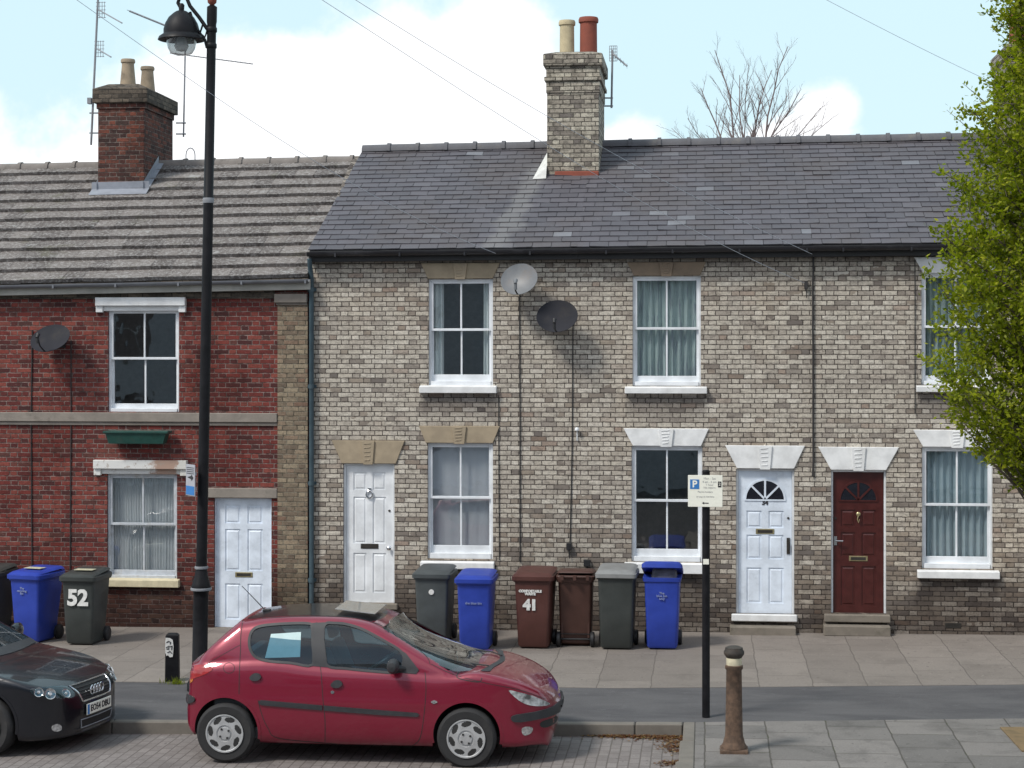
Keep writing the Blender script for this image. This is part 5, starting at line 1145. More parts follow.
    def wheel(s, x, y, r, w, sg, slots=7, ph=0, rim='hubcap'):
        q = MB(); q.lathe([(r*.62, -w/2+.012), (r*.66, -w/2), (r*.90, -w/2-.004), (r*.965, -w/2+.012), (r, -w/2+.035), (r, w/2-.035), (r*.965, w/2-.012), (r*.9, w/2), (r*.6, w/2)], (0, 0, 0), 48, 'y')
        t = q.build('wheel', M['tyre'], s.root, smooth=True, off=(0,0,0)); t.location = (x, y, r); t.rotation_euler = (0, 0, 0 if sg < 0 else math.pi)
        nr, na = 30, 252; R0 = r*.65; vs = []; mi = []; fs = []
        def slot(rr, a):
            k = round(a/(2*math.pi/slots)); da = (a-k*2*math.pi/slots); c = R0*.75; dx = rr*math.cos(da)-c; dy = rr*math.sin(da); th = .25; u = dx*math.cos(th)+dy*math.sin(th); v = -dx*math.sin(th)+dy*math.cos(th)
            return (u/(R0*.135))**2+(v/(R0*.27))**2 < 1 and rr < R0*.9
        for i in range(nr+1):
            rr = R0*i/nr
            for k in range(na):
                a = 2*math.pi*k/na; u = i/nr; yy = -w/2-.002-.010*math.cos(u*1.4)-(.008 if u > .9 else 0)+(.010 if .32 < u < .42 else 0)
                vs.append((rr*math.cos(a+ph), yy, rr*math.sin(a+ph)))
        for i in range(nr):
            for k in range(na):
                a = 2*math.pi*(k+.5)/na; rr = R0*(i+.5)/nr; sl = slot(rr, a); fs.append((i*na+k, i*na+(k+1) % na, (i+1)*na+(k+1) % na, (i+1)*na+k)); mi.append(1 if sl else 0)
        mb = MB(); mb.v = vs; mb.f = fs; mb.mi = mi; hb = mb.build('hubcap', [M[rim], M['hub_dark']], t, smooth=True, off=(0,0,0))
        for k in range(4): a = 1.5708*k+.6; q = MB(); q.lathe([(.011, 0), (.011, -.006), (.001, -.007)], (R0*.27*math.cos(a), -w/2-.012, R0*.27*math.sin(a)), 10, 'y'); q.build('wheel_bolt', M['hub_dark'], t, off=(0,0,0))
    def interior(s, xs, zb, half):
        q = MB(); q.box(xs['rear'], xs['dash'], -half+.04, half-.04, .22, .34); q.box(xs['dash']-.05, xs['dash']+.35, -half+.06, half-.06, .34, zb-.02); q.box(xs['rear'], xs['rear']+.35, -half+.06, half-.06, .34, zb-.06); q.build('cabin_floor', M['cabin'], s.root, bevel=.02, off=(0,0,0))
        for y in (-.34, .34):
            q = MB(); x = xs['seat']; q.box(x, x+.42, y-.23, y+.23, .34, .52)
            q.prism([(x-.20, zb+.10), (x-.12, zb+.10), (x+.10, .50), (x-.02, .50)], y-.21, y+.21)
            q.prism([(x-.25, zb+.28), (x-.17, zb+.29), (x-.14, zb+.13), (x-.22, zb+.12)], y-.12, y+.12)
            q.build('seat', M['seat_cloth'], s.root, bevel=.035, seg=2, smooth=True, off=(0,0,0))
        q = MB(); x = xs['rseat']; q.box(x, x+.4, -half+.12, half-.12, .34, .55); q.prism([(x-.18, zb+.03), (x-.08, zb+.03), (x+.08, .5), (x-.04, .5)], -half+.12, half-.12); q.build('rear_seat', M['seat_cloth'], s.root, bevel=.03, seg=2, smooth=True, off=(0,0,0))
        q = MB(); c = Vector((xs['dash']-.20, -.34, zb+.02)); ax = Vector((-.55, 0, .83)); b = Vector((.83, 0, .55)); pts = [c+(Vector((0, 1, 0))*math.cos(t)+b*math.sin(t))*.18 for t in [i*6.2832/24 for i in range(25)]]
        q.tube(pts, .016, 8); q.tube([c+Vector((0, -.17, 0)), c+Vector((0, .17, 0))], .02, 6); q.tube([c, c-ax*.2], .03, 8); q.build('steering_wheel', M['black_plastic'], s.root, smooth=True, off=(0,0,0))
# ---------- red hatchback
g1 = gnd(224.5, 763.5, ZR); g2 = gnd(466.5, 768, ZR); HWR = .79
yc = (g1.y+g2.y)/2+HWR-.01; xo = (g1.x+g2.x)/2
red = Car('parked_car', 'dark red five-door hatchback with silver wheel trims and black rubbing strips', (xo, yc, ZR+SLOPE*xo), 0, 'red_paint')
def Lc(px, py): p = red.local(px, py, 0); return (p.x, p.z)
def Ln(px, py): p = red.local(px, py, -HWR); return (p.x, p.z)
def Lq(px, py): p = red.local(px, py, -HWR+.22); return (p.x, p.z)
xr, xf = Ln(224.5, 733)[0], Ln(466, 738)[0]; RW = .288
low = [Lq(196, 661), Ln(262, 660), Ln(320, 667), Ln(400, 672), Lc(452, 661), Lc(487, 657.5), Lc(520, 665.5), Lc(544, 677.5), Lc(555, 688), Lc(559, 695), Lc(563, 699), Lc(563, 706), Lc(558, 713), Lc(557, 724), Lc(552, 737)]
zb0 = .20; low += [(Lc(540, 746)[0], zb0-.01), (xf, zb0-.02), (xr, zb0-.02), (Lq(198, 728)[0], zb0+.03), Lq(186, 723), Lq(184, 708), Lq(181, 703), Lq(181, 694), Lq(186, 690), Lq(187, 676), Lq(190, 666)]
gh = [Lq(200, 670), Lq(197, 660), Lq(210, 645.5), Lq(226, 631), Lq(239, 620.5), Lc(256, 613), Lc(280, 609.8), Lc(310, 608.5), Lc(345, 609.3), Lc(368, 611.8), Lc(387, 617), Lc(412, 630), Lc(440, 646), Lc(466, 661), Lc(470, 676)]
h = .0125; x0, x1 = Lq(176, 700)[0], Lc(569, 700)[0]; y0 = -HWR-.05; nx, ny, nz = int((x1-x0)/h)+1, int(2*-y0/h)+1, int(1.5/h)+1
X = x0+h*np.arange(nx); Y = y0+h*np.arange(ny); Z = .1+h*np.arange(nz)
XX, ZZ = np.meshgrid(X, Z, indexing='ij'); A1 = sdf_poly(smooth_poly(low, 5), XX, ZZ); A2 = sdf_poly(smooth_poly(gh, 5), XX, ZZ)
XR, XF = Lq(182, 700)[0], Lc(563, 700)[0]; Lh = XF-XR
plan = [(XR, 0), (XR+.01, .35), (XR+.04, .55), (XR+.13, .68), (XR+.4, .755), (XR+1.0, HWR-.003), (XR+1.8, HWR), (XR+2.5, HWR-.004), (XF-.75, .765), (XF-.45, .715), (XF-.25, .62), (XF-.12, .50), (XF-.03, .30), (XF, 0)]
ps_ = smooth_poly(plan, 5, False); planc = np.concatenate([ps_, (ps_*[1, -1])[::-1][1:-1]])
XY, YX = np.meshgrid(X, Y, indexing='ij'); PL_ = sdf_poly(planc, XY, YX)
YZ, ZY = np.meshgrid(Y, Z, indexing='ij')
zbelt = Ln(320, 668)[1]; zroof = Lc(320, 608.5)[1]
hwl = HWR-.0-.10*np.clip((ZY-.58)/(zbelt-.58), 0, 2)**2.2*.55-.10*np.clip((.50-ZY)/.35, 0, 1)**2+.010*np.exp(-((ZY-.60)/.05)**2)
S1 = (np.abs(YZ)-hwl)
hwg = .735-(.735-.545)*np.clip((ZY-zbelt)/(zroof-zbelt), -.3, 1.3)-.02*np.clip((ZY-zbelt)/(zroof-zbelt), 0, 1)**2
S2 = (np.abs(YZ)-hwg)*.97
crown = .030*(YX[:1, :]/HWR)**2                              # roof and bonnet fall away to the sides
A1s = A1[:, None, :]+(1.3*crown[0][None, :, None])*(ZZ[:, None, :] > .5); A2s = A2[:, None, :]+1.0*crown[0][None, :, None]
F1 = smax(smax(A1s, PL_[:, :, None], .07), S1[None], .07)
F2 = smax(smax(A2s, PL_[:, :, None]+.05, .10), S2[None], .09)
F = smin(F1, F2, .035)
red.make(F, (x0, y0, .1), h); red.keep = np.ones(len(red.Q), bool)
fglass = smooth_poly([(323.5, 634), (326, 624.6), (334, 624), (346, 625), (362, 630), (382, 640.5), (401, 652.5), (402.5, 663), (397, 671.5), (372, 670.5), (346, 667.8), (328, 665.2), (325, 650)], 4)
rglass = smooth_poly([(250, 640), (253.5, 630.5), (263, 626.5), (285, 624.5), (308, 624.3), (311.5, 628), (312, 645), (312, 664.3), (291, 662.3), (269, 660.5), (257, 657), (251.3, 650)], 4)
red.cut_px(fglass); red.cut_px(rglass)
C = red.centres(); NN = red.normals(); hw = lambda z: .735-.19*np.clip((z-zbelt)/(zroof-zbelt), 0, 1)
wz0, wz1 = Lc(463, 660)[1]+.01, Lc(391, 620)[1]
wpoly = np.array([(-hw(wz0)+.055, wz0), (-.4, wz0-.01), (.4, wz0-.01), (hw(wz0)-.055, wz0), (hw(wz1)-.075, wz1), (.3, wz1+.008), (-.3, wz1+.008), (-hw(wz1)+.075, wz1)])
hz0, hz1 = Lq(204, 652)[1], Lq(236, 624)[1]
hpoly = np.array([(-hw(hz0)+.10, hz0), (hw(hz0)-.10, hz0), (hw(hz1)-.085, hz1), (-hw(hz1)+.085, hz1)])
red.keep &= ~((sdf_poly(wpoly, C[:, 1], C[:, 2]) < -.004) & (NN[:, 0]*np.sign(1) > .2) & (C[:, 0] > 0)) if NN[C[:, 0].argmax(), 0] > 0 else ~((sdf_poly(wpoly, C[:, 1], C[:, 2]) < -.004) & (NN[:, 0] < -.2) & (C[:, 0] > 0))
sgn = 1 if NN[C[:, 0].argmax(), 0] > 0 else -1
red.keep &= ~((sdf_poly(hpoly, C[:, 1], C[:, 2]) < -.004) & (NN[:, 0]*sgn < -.2) & (C[:, 0] < 0))
red.arch(xr, RW+.02, .335); red.arch(xf, RW+.02, .335)
red.finish(); red.arches_build()
red.patch('side_window', fglass, 'car_glass', off=-.004, thick=.004, both=True); red.patch('side_window', rglass, 'car_glass', off=-.004, thick=.004, both=True)
red.ring('window_seal', fglass, 2.0, 'trim_black'); red.ring('window_seal', rglass, 2.0, 'trim_black')
red.patch('pillar_trim', [(312.3, 623), (325, 622.5), (324.5, 640), (327.5, 665), (330, 667.5), (312.3, 666)], 'trim_black', off=.0045, both=True)
red.patch('mirror_base', [(402, 651), (406, 653.5), (419, 670), (416, 674), (397.5, 672.5), (403.5, 663)], 'trim_black', off=.008, both=True)
fx = lambda u, v: (Vector((3, u, v)), Vector((-1, 0, 0))); fb = lambda u, v: (Vector((-3, u, v)), Vector((1, 0, 0))); ft = lambda u, v: (Vector((u, v, 3)), Vector((0, 0, -1)))
def grow(P, k): c = P.mean(0); d = P-c; return c+d*(1+k/np.linalg.norm(d, axis=1)[:, None])
wsh = red.patch('windscreen', grow(wpoly, .012), 'car_glass', off=-.002, thick=.004, fn=fx, step=.06, fit=1)[0]
red.patch('rear_window', grow(hpoly, .012), 'car_glass', off=-.002, thick=.004, fn=fb, step=.08)
xs0 = red.hit(*fx(.45, wz0))[0].x; xs1 = red.hit(*fx(0, wz0))[0].x; red.patch('scuttle', smooth_poly([(xs1-.01, 0), (xs0-.01, .45), (xs0-.05, .62), (xs0+.03, .60), (xs0+.045, .45), (xs1+.04, 0), (xs0+.045, -.45), (xs0+.03, -.60), (xs0-.05, -.62), (xs0-.01, -.45)], 3), 'trim_black', off=.006, fn=ft, step=.06)
xa_, xb_ = Lc(262, 612)[0], Lc(383, 614)[0]
red.patch('roof_panel', smooth_poly([(xa_, -.40), (xa_, 0), (xa_, .40), (0, .42), (xb_-.04, .41), (xb_+.02, 0), (xb_-.04, -.41), (0, -.42)], 4), 'black_paint', off=.002, thick=.004, fn=ft, step=.08)
# open tilting glass sunroof
a, b = Lc(341, 605), Lc(381, 611); q = MB(); q.add([(a[0], -.30, a[1]+.0), (b[0], -.33, b[1]+.015), (b[0], .33, b[1]+.015), (a[0], .30, a[1]+.0), (a[0], -.30, a[1]+.006), (b[0], -.33, b[1]+.021), (b[0], .33, b[1]+.021), (a[0], .30, a[1]+.006)], [(0,3,2,1),(4,5,6,7),(0,1,5,4),(1,2,6,5),(2,3,7,6),(3,0,4,7)])
q.build('sunroof', M['sunroof_sky_grey'], red.root, off=(0,0,0))
a, b = Lc(266, 610), Lc(242, 586); q = MB(); q.tube([(a[0], 0, a[1]-.01), (b[0], 0, b[1])], [.006, .0035], 6); q.build('radio_aerial', M['black_plastic'], red.root, off=(0,0,0)); q = MB(); q.box(a[0]-.03, a[0]+.05, -.025, .025, a[1]-.02, a[1]+.012); q.build('aerial_base', M['black_plastic'], red.root, bevel=.008, off=(0,0,0))
sh_ = lambda P, n=3: smooth_poly(P, n)
red.patch('headlight', sh_([(508.5, 690.5), (518, 692), (532, 695.5), (545, 701), (549.5, 704), (543, 706), (530, 705.3), (519, 700.5)]), 'headlamp', off=.004, thick=.02, both=True)
red.patch('rear_light', sh_([(190, 667.5), (198, 665), (209, 665.5), (213, 669), (206, 674), (198, 677), (190, 679.5), (188, 674)]), 'lamp_red', off=.005, thick=.02, both=True)
red.patch('rear_light', sh_([(188, 680), (193, 678.5), (192, 682), (188, 683)]), 'orange_glass', off=.005, thick=.02, both=True)
red.patch('front_bumper_strip', sh_([(511, 717), (516, 714.5), (535, 711.5), (552, 706.5), (561, 699.5), (564, 702), (562, 708), (552, 715), (538, 719), (520, 722), (512, 721)], 2), 'trim_black', off=.020, thick=.03, both=True)
red.patch('rear_bumper_strip', sh_([(180.5, 695), (185, 693), (194, 697), (195, 701), (189, 703.5), (181, 701.5)]), 'trim_black', off=.018, thick=.03, both=True)
red.patch('fog_light', sh_([(522, 728.5), (527, 726.5), (532.5, 728), (531, 733), (525, 735.5), (522, 733)]), 'fog_glass', off=.004, thick=.02, both=True)
red.patch('rubbing_strip', [(259, 701), (261, 700), (322.5, 705.3), (322.5, 710.2), (262, 705), (259, 703.5)], 'trim_black', off=.014, thick=.02, both=True)
red.patch('rubbing_strip', [(324, 705.4), (380, 710), (417, 712.8), (419.5, 714.5), (418, 716.8), (380, 714.8), (324, 710.3)], 'trim_black', off=.014, thick=.02, both=True)
red.patch('lower_grille', sh_([(541, 722), (552, 718), (557, 716), (556, 722), (548, 727), (541, 727)]), 'hub_dark', off=.003)
for P in ([(250, 677.5), (254, 673.5), (259, 673.5), (261.5, 677), (258, 680.5), (252, 680.5)], [(331, 684.5), (335, 680.5), (340, 680.5), (342.8, 684), (339, 687.5), (333, 687.3)]): red.patch('door_handle', sh_(P), 'trim_black', off=.022, thick=.03, both=True, step=2)
red.patch('door_lock', sh_([(330.5, 692), (332.5, 690.5), (334.5, 692), (332.5, 694)]), 'chrome', off=.004, step=2)
red.patch('side_indicator', sh_([(431, 702), (434, 700.3), (437.5, 702), (434, 703.8)]), 'fog_glass', off=.008, both=True, step=2)
cir = [(229+5.6*math.cos(t), 668+5.2*math.sin(t)) for t in [i*6.2832/18 for i in range(19)]]
red.seam(cir, .55, both=False)
red.seam([(243, 620), (241, 634), (240.5, 650), (239.5, 670), (239, 694)]); red.seam([(316.5, 622), (318, 645), (321, 672), (323, 700), (325, 720), (325, 742)]); red.seam([(425, 672), (426, 690), (424, 715), (420, 738), (412, 746)])
red.seam([(258, 700), (262, 715), (268, 728), (278, 738), (325, 743)]); red.seam([(325, 743), (370, 746), (412, 747)])
red.seam([(262, 618.5), (300, 616.5), (345, 617), (372, 622), (400, 636), (425, 655), (430, 664)], .6); red.seam([(207, 664), (222, 655), (240, 645)], .5); red.seam([(431, 664), (455, 675), (490, 684), (520, 690), (545, 699)], .6)
red.seam([(459, 672), (458, 678), (478, 682), (482, 678)], 1.0, both=False)
for k, xx in enumerate((xr, xf)):
    for sg in (-1, 1): red.wheel(xx, sg*(HWR-.09), RW, .165, sg, 7, .3+k*.35)
red.interior({'rear': XR+.35, 'dash': Lc(430, 660)[0]-.2, 'seat': Lc(345, 650)[0], 'rseat': Lc(262, 650)[0]}, zbelt, HWR-.03)
for sg in (-1, 1):                                           # door mirrors
    p = red.local(399, 670, -HWR+.02); q = MB(); q.lathe([(.001, -.095), (.05, -.085), (.075, -.04), (.08, .0), (.07, .06), (.03, .085), (.001, .09)], (0, 0, 0), 16, 'y', sx=.75, sy=.9); q.v = [(x*1.0, y, z) for x, y, z in q.v]
    o = q.build('door_mirror', M['trim_black'], red.root, smooth=True, off=(0,0,0)); o.location = (p.x-.05, sg*(HWR+.03), p.z+.045)
    q = MB(); q.tube([(0, -sg*.02, -.02), (.10, -sg*.12, -.045)], .028, 8); q.build('mirror_arm', M['trim_black'], o, smooth=True, off=(0,0,0))
for yy in (-.45, .15):                                       # wipers
    pts = [red.hit(*fx(yy+u*.5, wz0+.0+u*.05)) for u in (0, .25, .5, .75, 1)]; q = MB(); q.tube([l+n*.018 for l, n in pts], .008, 6); q.build('wiper', M['black_plastic'], red.root, smooth=True, off=(0,0,0))
q = MB(); yy = red.local(300, 640, -HWR).y; P = [red.local(a, b, -.61 if b < 645 else -.66) for a, b in ((271, 634), (301, 632), (300, 657), (265, 658))]
q = MB(); Pw = [red.M @ p for p in P]; q.add(Pw+[p+Vector((0, .003, 0)) for p in Pw], [(3,2,1,0),(4,5,6,7),(0,1,5,4),(1,2,6,5),(2,3,7,6),(3,0,4,7)])
tag(q.build('paper_sheet', M['paper']), 'pale blue sheet of paper hung inside rear side window of the red car', 'paper')
# ---------- black car at the left edge
byaw = R(-10); P0 = at(112, 700, yc+.0)
tipw = at(99.5, 698, gnd(40, 752, ZR).y+.42); HWB = .85; LB = 4.05
rotM = Matrix.Rotation(byaw, 4, 'Z'); o_ = Vector((tipw.x, tipw.y, 0))-rotM @ Vector((LB/2, 0, 0)); o_.z = ZR+SLOPE*o_.x
blk = Car('parked_car', 'black car with chrome-edged grille and number plate, nose entering from the left edge', tuple(o_), byaw, 'black_paint')
e = LB/2
low = [(-e+.05, .90), (-1.2, .90), (0, .885), (e-1.16, .90), (e-.95, .885), (e-.7, .845), (e-.45, .785), (e-.25, .715), (e-.12, .645), (e-.05, .58), (e-.02, .50), (e, .42), (e-.005, .33), (e-.05, .22), (e-.2, .165), (0, .16), (-e+.3, .18), (-e+.05, .25), (-e, .45), (-e+.02, .7)]
gh = [(-e+.15, .86), (-e+.16, .98), (-e+.45, 1.20), (-e+.85, 1.32), (-e+1.35, 1.36), (-e+1.9, 1.345), (e-1.80, 1.26), (e-1.42, 1.08), (e-1.10, .91), (e-1.1, .84)]
x0, x1, y0 = -e-.06, e+.06, -HWB-.05; nx, ny, nz = int((x1-x0)/h)+1, int(2*-y0/h)+1, int(1.4/h)+1
X = x0+h*np.arange(nx); Y = y0+h*np.arange(ny); Z = .08+h*np.arange(nz)
XX, ZZ = np.meshgrid(X, Z, indexing='ij'); A1 = sdf_poly(smooth_poly(low, 5), XX, ZZ); A2 = sdf_poly(smooth_poly(gh, 5), XX, ZZ)
plan = [(-e, 0), (-e+.02, .4), (-e+.08, .65), (-e+.3, .79), (-e+1, HWB), (0, HWB), (e-.9, HWB-.01), (e-.5, .80), (e-.28, .71), (e-.12, .55), (e-.035, .33), (e, 0)]
ps_ = smooth_poly(plan, 5, False); planc = np.concatenate([ps_, (ps_*[1, -1])[::-1][1:-1]])
XY, YX = np.meshgrid(X, Y, indexing='ij'); PL_ = sdf_poly(planc, XY, YX); YZ, ZY = np.meshgrid(Y, Z, indexing='ij')
hwl = HWB-.06*np.clip((ZY-.60)/.3, 0, 2)**2-.10*np.clip((.45-ZY)/.35, 0, 1)**2; S1 = np.abs(YZ)-hwl
hwg = .78-.20*np.clip((ZY-.9)/.46, -.3, 1.3); S2 = (np.abs(YZ)-hwg)*.96; crown = .035*(YX[0]/HWB)**2
F1 = smax(smax(A1[:, None, :]+1.2*crown[None, :, None]*(ZZ[:, None, :] > .45), PL_[:, :, None], .06), S1[None], .07); F2 = smax(smax(A2[:, None, :]+crown[None, :, None], PL_[:, :, None]+.05, .1), S2[None], .09)
F = smin(F1, F2, .04); blk.make(F, (x0, y0, .08), h); blk.keep = np.ones(len(blk.Q), bool)
# side and screen openings in local side view
C = blk.centres(); NN = blk.normals(); sgb = 1 if NN[C[:, 0].argmax(), 0] > 0 else -1
sw = smooth_poly([(-e+.75, .96), (-e+.95, 1.22), (-e+1.4, 1.28), (-e+1.95, 1.27), (e-1.80, 1.17), (e-1.42, .97), (e-1.5, .93), (0, .925)], 4)
blk.keep &= ~((sdf_poly(sw, C[:, 0], C[:, 2]) < -.004) & (np.abs(NN[:, 1]) > .5) & (np.abs(C[:, 1]) > .3))
wpoly = np.array([(-.68, .945), (.68, .945), (.56, 1.235), (-.56, 1.235)]); hpoly = np.array([(-.6, 1.0), (.6, 1.0), (.52, 1.21), (-.52, 1.21)])
blk.keep &= ~((sdf_poly(wpoly, C[:, 1], C[:, 2]) < -.004) & (NN[:, 0]*sgb > .2) & (C[:, 0] > 0)); blk.keep &= ~((sdf_poly(hpoly, C[:, 1], C[:, 2]) < -.004) & (NN[:, 0]*sgb < -.2) & (C[:, 0] < 0))
wxf, wxr, RB = e-.83, -e+.72, .305; blk.arch(wxf, RB+.02, .35, .45); blk.arch(wxr, RB+.02, .35, .45); blk.finish(); blk.arches_build()
fs_ = lambda u, v: (Vector((u, -3, v)), Vector((0, 1, 0)))
blk.patch('side_window', sw, 'car_glass', off=-.003, thick=.004, fn=fs_, step=.1, both=True); blk.patch('windscreen', grow(wpoly, .012), 'car_glass', off=-.002, thick=.004, fn=fx, step=.06, fit=1); blk.patch('rear_window', grow(hpoly, .012), 'car_glass', off=-.002, thick=.004, fn=fb, step=.08)
blk.patch('scuttle', [(-.66, .90), (.66, .90), (.67, .948), (-.67, .948)], 'trim_black', off=.006, fn=fx, step=.06)
for xx in (wxr, wxf):
    for sg in (-1, 1): blk.wheel(xx, sg*(HWB-.10), RB, .19, sg, 5, .2)
blk.interior({'rear': -e+.4, 'dash': e-1.5, 'seat': -.1, 'rseat': -e+.95}, .88, HWB-.03)
# front end, all on the projected nose in local (y, z)
gp = np.array([(-.28, .50), (.28, .50), (.36, .655), (-.36, .655)])
g0 = blk.patch('grille', gp, 'hub_dark', off=.003, fn=fx, step=.05)[0]
def rim(poly, w, mat, name, off=.012, fn=fx, parent=None):
    mb = MB(); n = len(poly); c = poly.mean(0)
    pts = [];
    for i in range(n):
        a, b = poly[i], poly[(i+1) % n]
        for k in range(8): pts.append(a+(b-a)*k/8)
    L = []
    for p in pts: l, m = blk.hit(*fn(p[0], p[1])); L.append(l+m*off*.5)
    mb.tube(L+[L[0]], w, 8, cap=False); return mb.build(name, M[mat], parent or blk.root, smooth=True, off=(0,0,0))
rim(gp, .011, 'chrome', 'grille_frame', parent=g0)
for k in range(5):
    z = .52+.026*k; P = [blk.hit(*fx(y, z)) for y in np.linspace(-.28-.013*k, .28+.013*k, 9)]; q = MB(); q.tube([l+m*.006 for l, m in P], .005, 4); q.build('grille_bar', M['trim_black'], g0, off=(0,0,0))
em = MB()
for k in (-1.5, -.5, .5, 1.5):
    l, m = blk.hit(*fx(k*.060, .585)); pts = [(l.x+.026, k*.060+.043*math.cos(t), .585+.043*math.sin(t)) for t in [i*6.2832/20 for i in range(21)]]; em.tube(pts, .009, 6, cap=False)
em.build('badge', M['chrome'], g0, smooth=True, off=(0,0,0))
lp = np.array([(-.30, .235), (.30, .235), (.32, .32), (-.32, .32)]); g1_ = blk.patch('lower_grille', lp, 'hub_dark', off=.003, fn=fx, step=.05)[0]; rim(lp, .006, 'thin_grey', 'grille_frame', parent=g1_)
zc_ = .425; l, m = blk.hit(*fx(0, zc_)); plx = l.x+.016
q = MB(); q.box(plx-.012, plx, -.25, .25, .355, .465); np_ = q.build('number_plate', M['sign_white'], blk.root, bevel=.003, off=(0,0,0))
q = MB(); q.box(plx+.0005, plx+.002, -.245, -.205, .36, .46); q.build('plate_band', M['sign_blue'], np_, off=(0,0,0))
text_mb('EO54 DBU', .088, Matrix.Translation((plx+.002, .02, .41)) @ Matrix.Rotation(R(90), 4, 'Z') @ Matrix.Rotation(R(90), 4, 'X'), .0015, bold=.002).build('plate_number', M['ink'], np_, off=(0,0,0))
for sg in (-1, 1):                                           # lamps wrap round the corners
    fc = lambda u, v, sg=sg: (Vector((e-.55, sg*.25, 0))+Vector((math.cos(u)*3, sg*math.sin(u)*3, v)), Vector((-math.cos(u), -sg*math.sin(u), 0)))
    hl = smooth_poly([(.30, .60), (.36, .655), (.75, .68), (1.14, .692), (1.20, .672), (1.08, .62), (.75, .588), (.36, .562)], 4)
    hb = blk.patch('headlight', hl, 'hub_dark', off=.002, thick=.02, fn=fc, step=.06)[0]
    for u, v, r in ((.50, .61, .048), (.84, .63, .055), (1.05, .655, .045)):
        l, m = blk.hit(*fc(u, v)); q = MB(); q.lathe([(r, 0), (r*1.02, .012), (r*.8, .004), (r*.45, .0), (r*.35, .012), (.001, .016)], (0, 0, 0), 20, 'z'); rotq = m.to_track_quat('Z', 'Y').to_matrix().to_4x4(); T = Matrix.Translation(l+m*.002) @ rotq; q.v = [tuple(T @ Vector(v_)) for v_ in q.v]
        q.build('lamp_reflector', M['fog_glass'], hb, smooth=True, off=(0,0,0))
    blk.patch('lamp_cover', hl, 'car_glass', off=.016, thick=.003, fn=fc, step=.06, parent=hb)
    blk.patch('fog_light', smooth_poly([(.62, .26), (.72, .25), (.80, .27), (.80, .31), (.70, .325), (.62, .30)], 3), 'fog_glass', off=.004, fn=fc, step=.05)
    o = MB().lathe([(.001, -.10), (.06, -.09), (.085, -.03), (.08, .05), (.03, .09), (.001, .095)], (0,0,0), 16, 'y', sx=.7).build('door_mirror', M['black_paint'], blk.root, smooth=True, off=(0,0,0)); o.location = (e-1.5, sg*(HWB+.06), .98)
blk.seam([(-60, 690), (-20, 684), (15, 679), (45, 678), (66, 680), (90, 676), (100, 673)], .7, both=False)
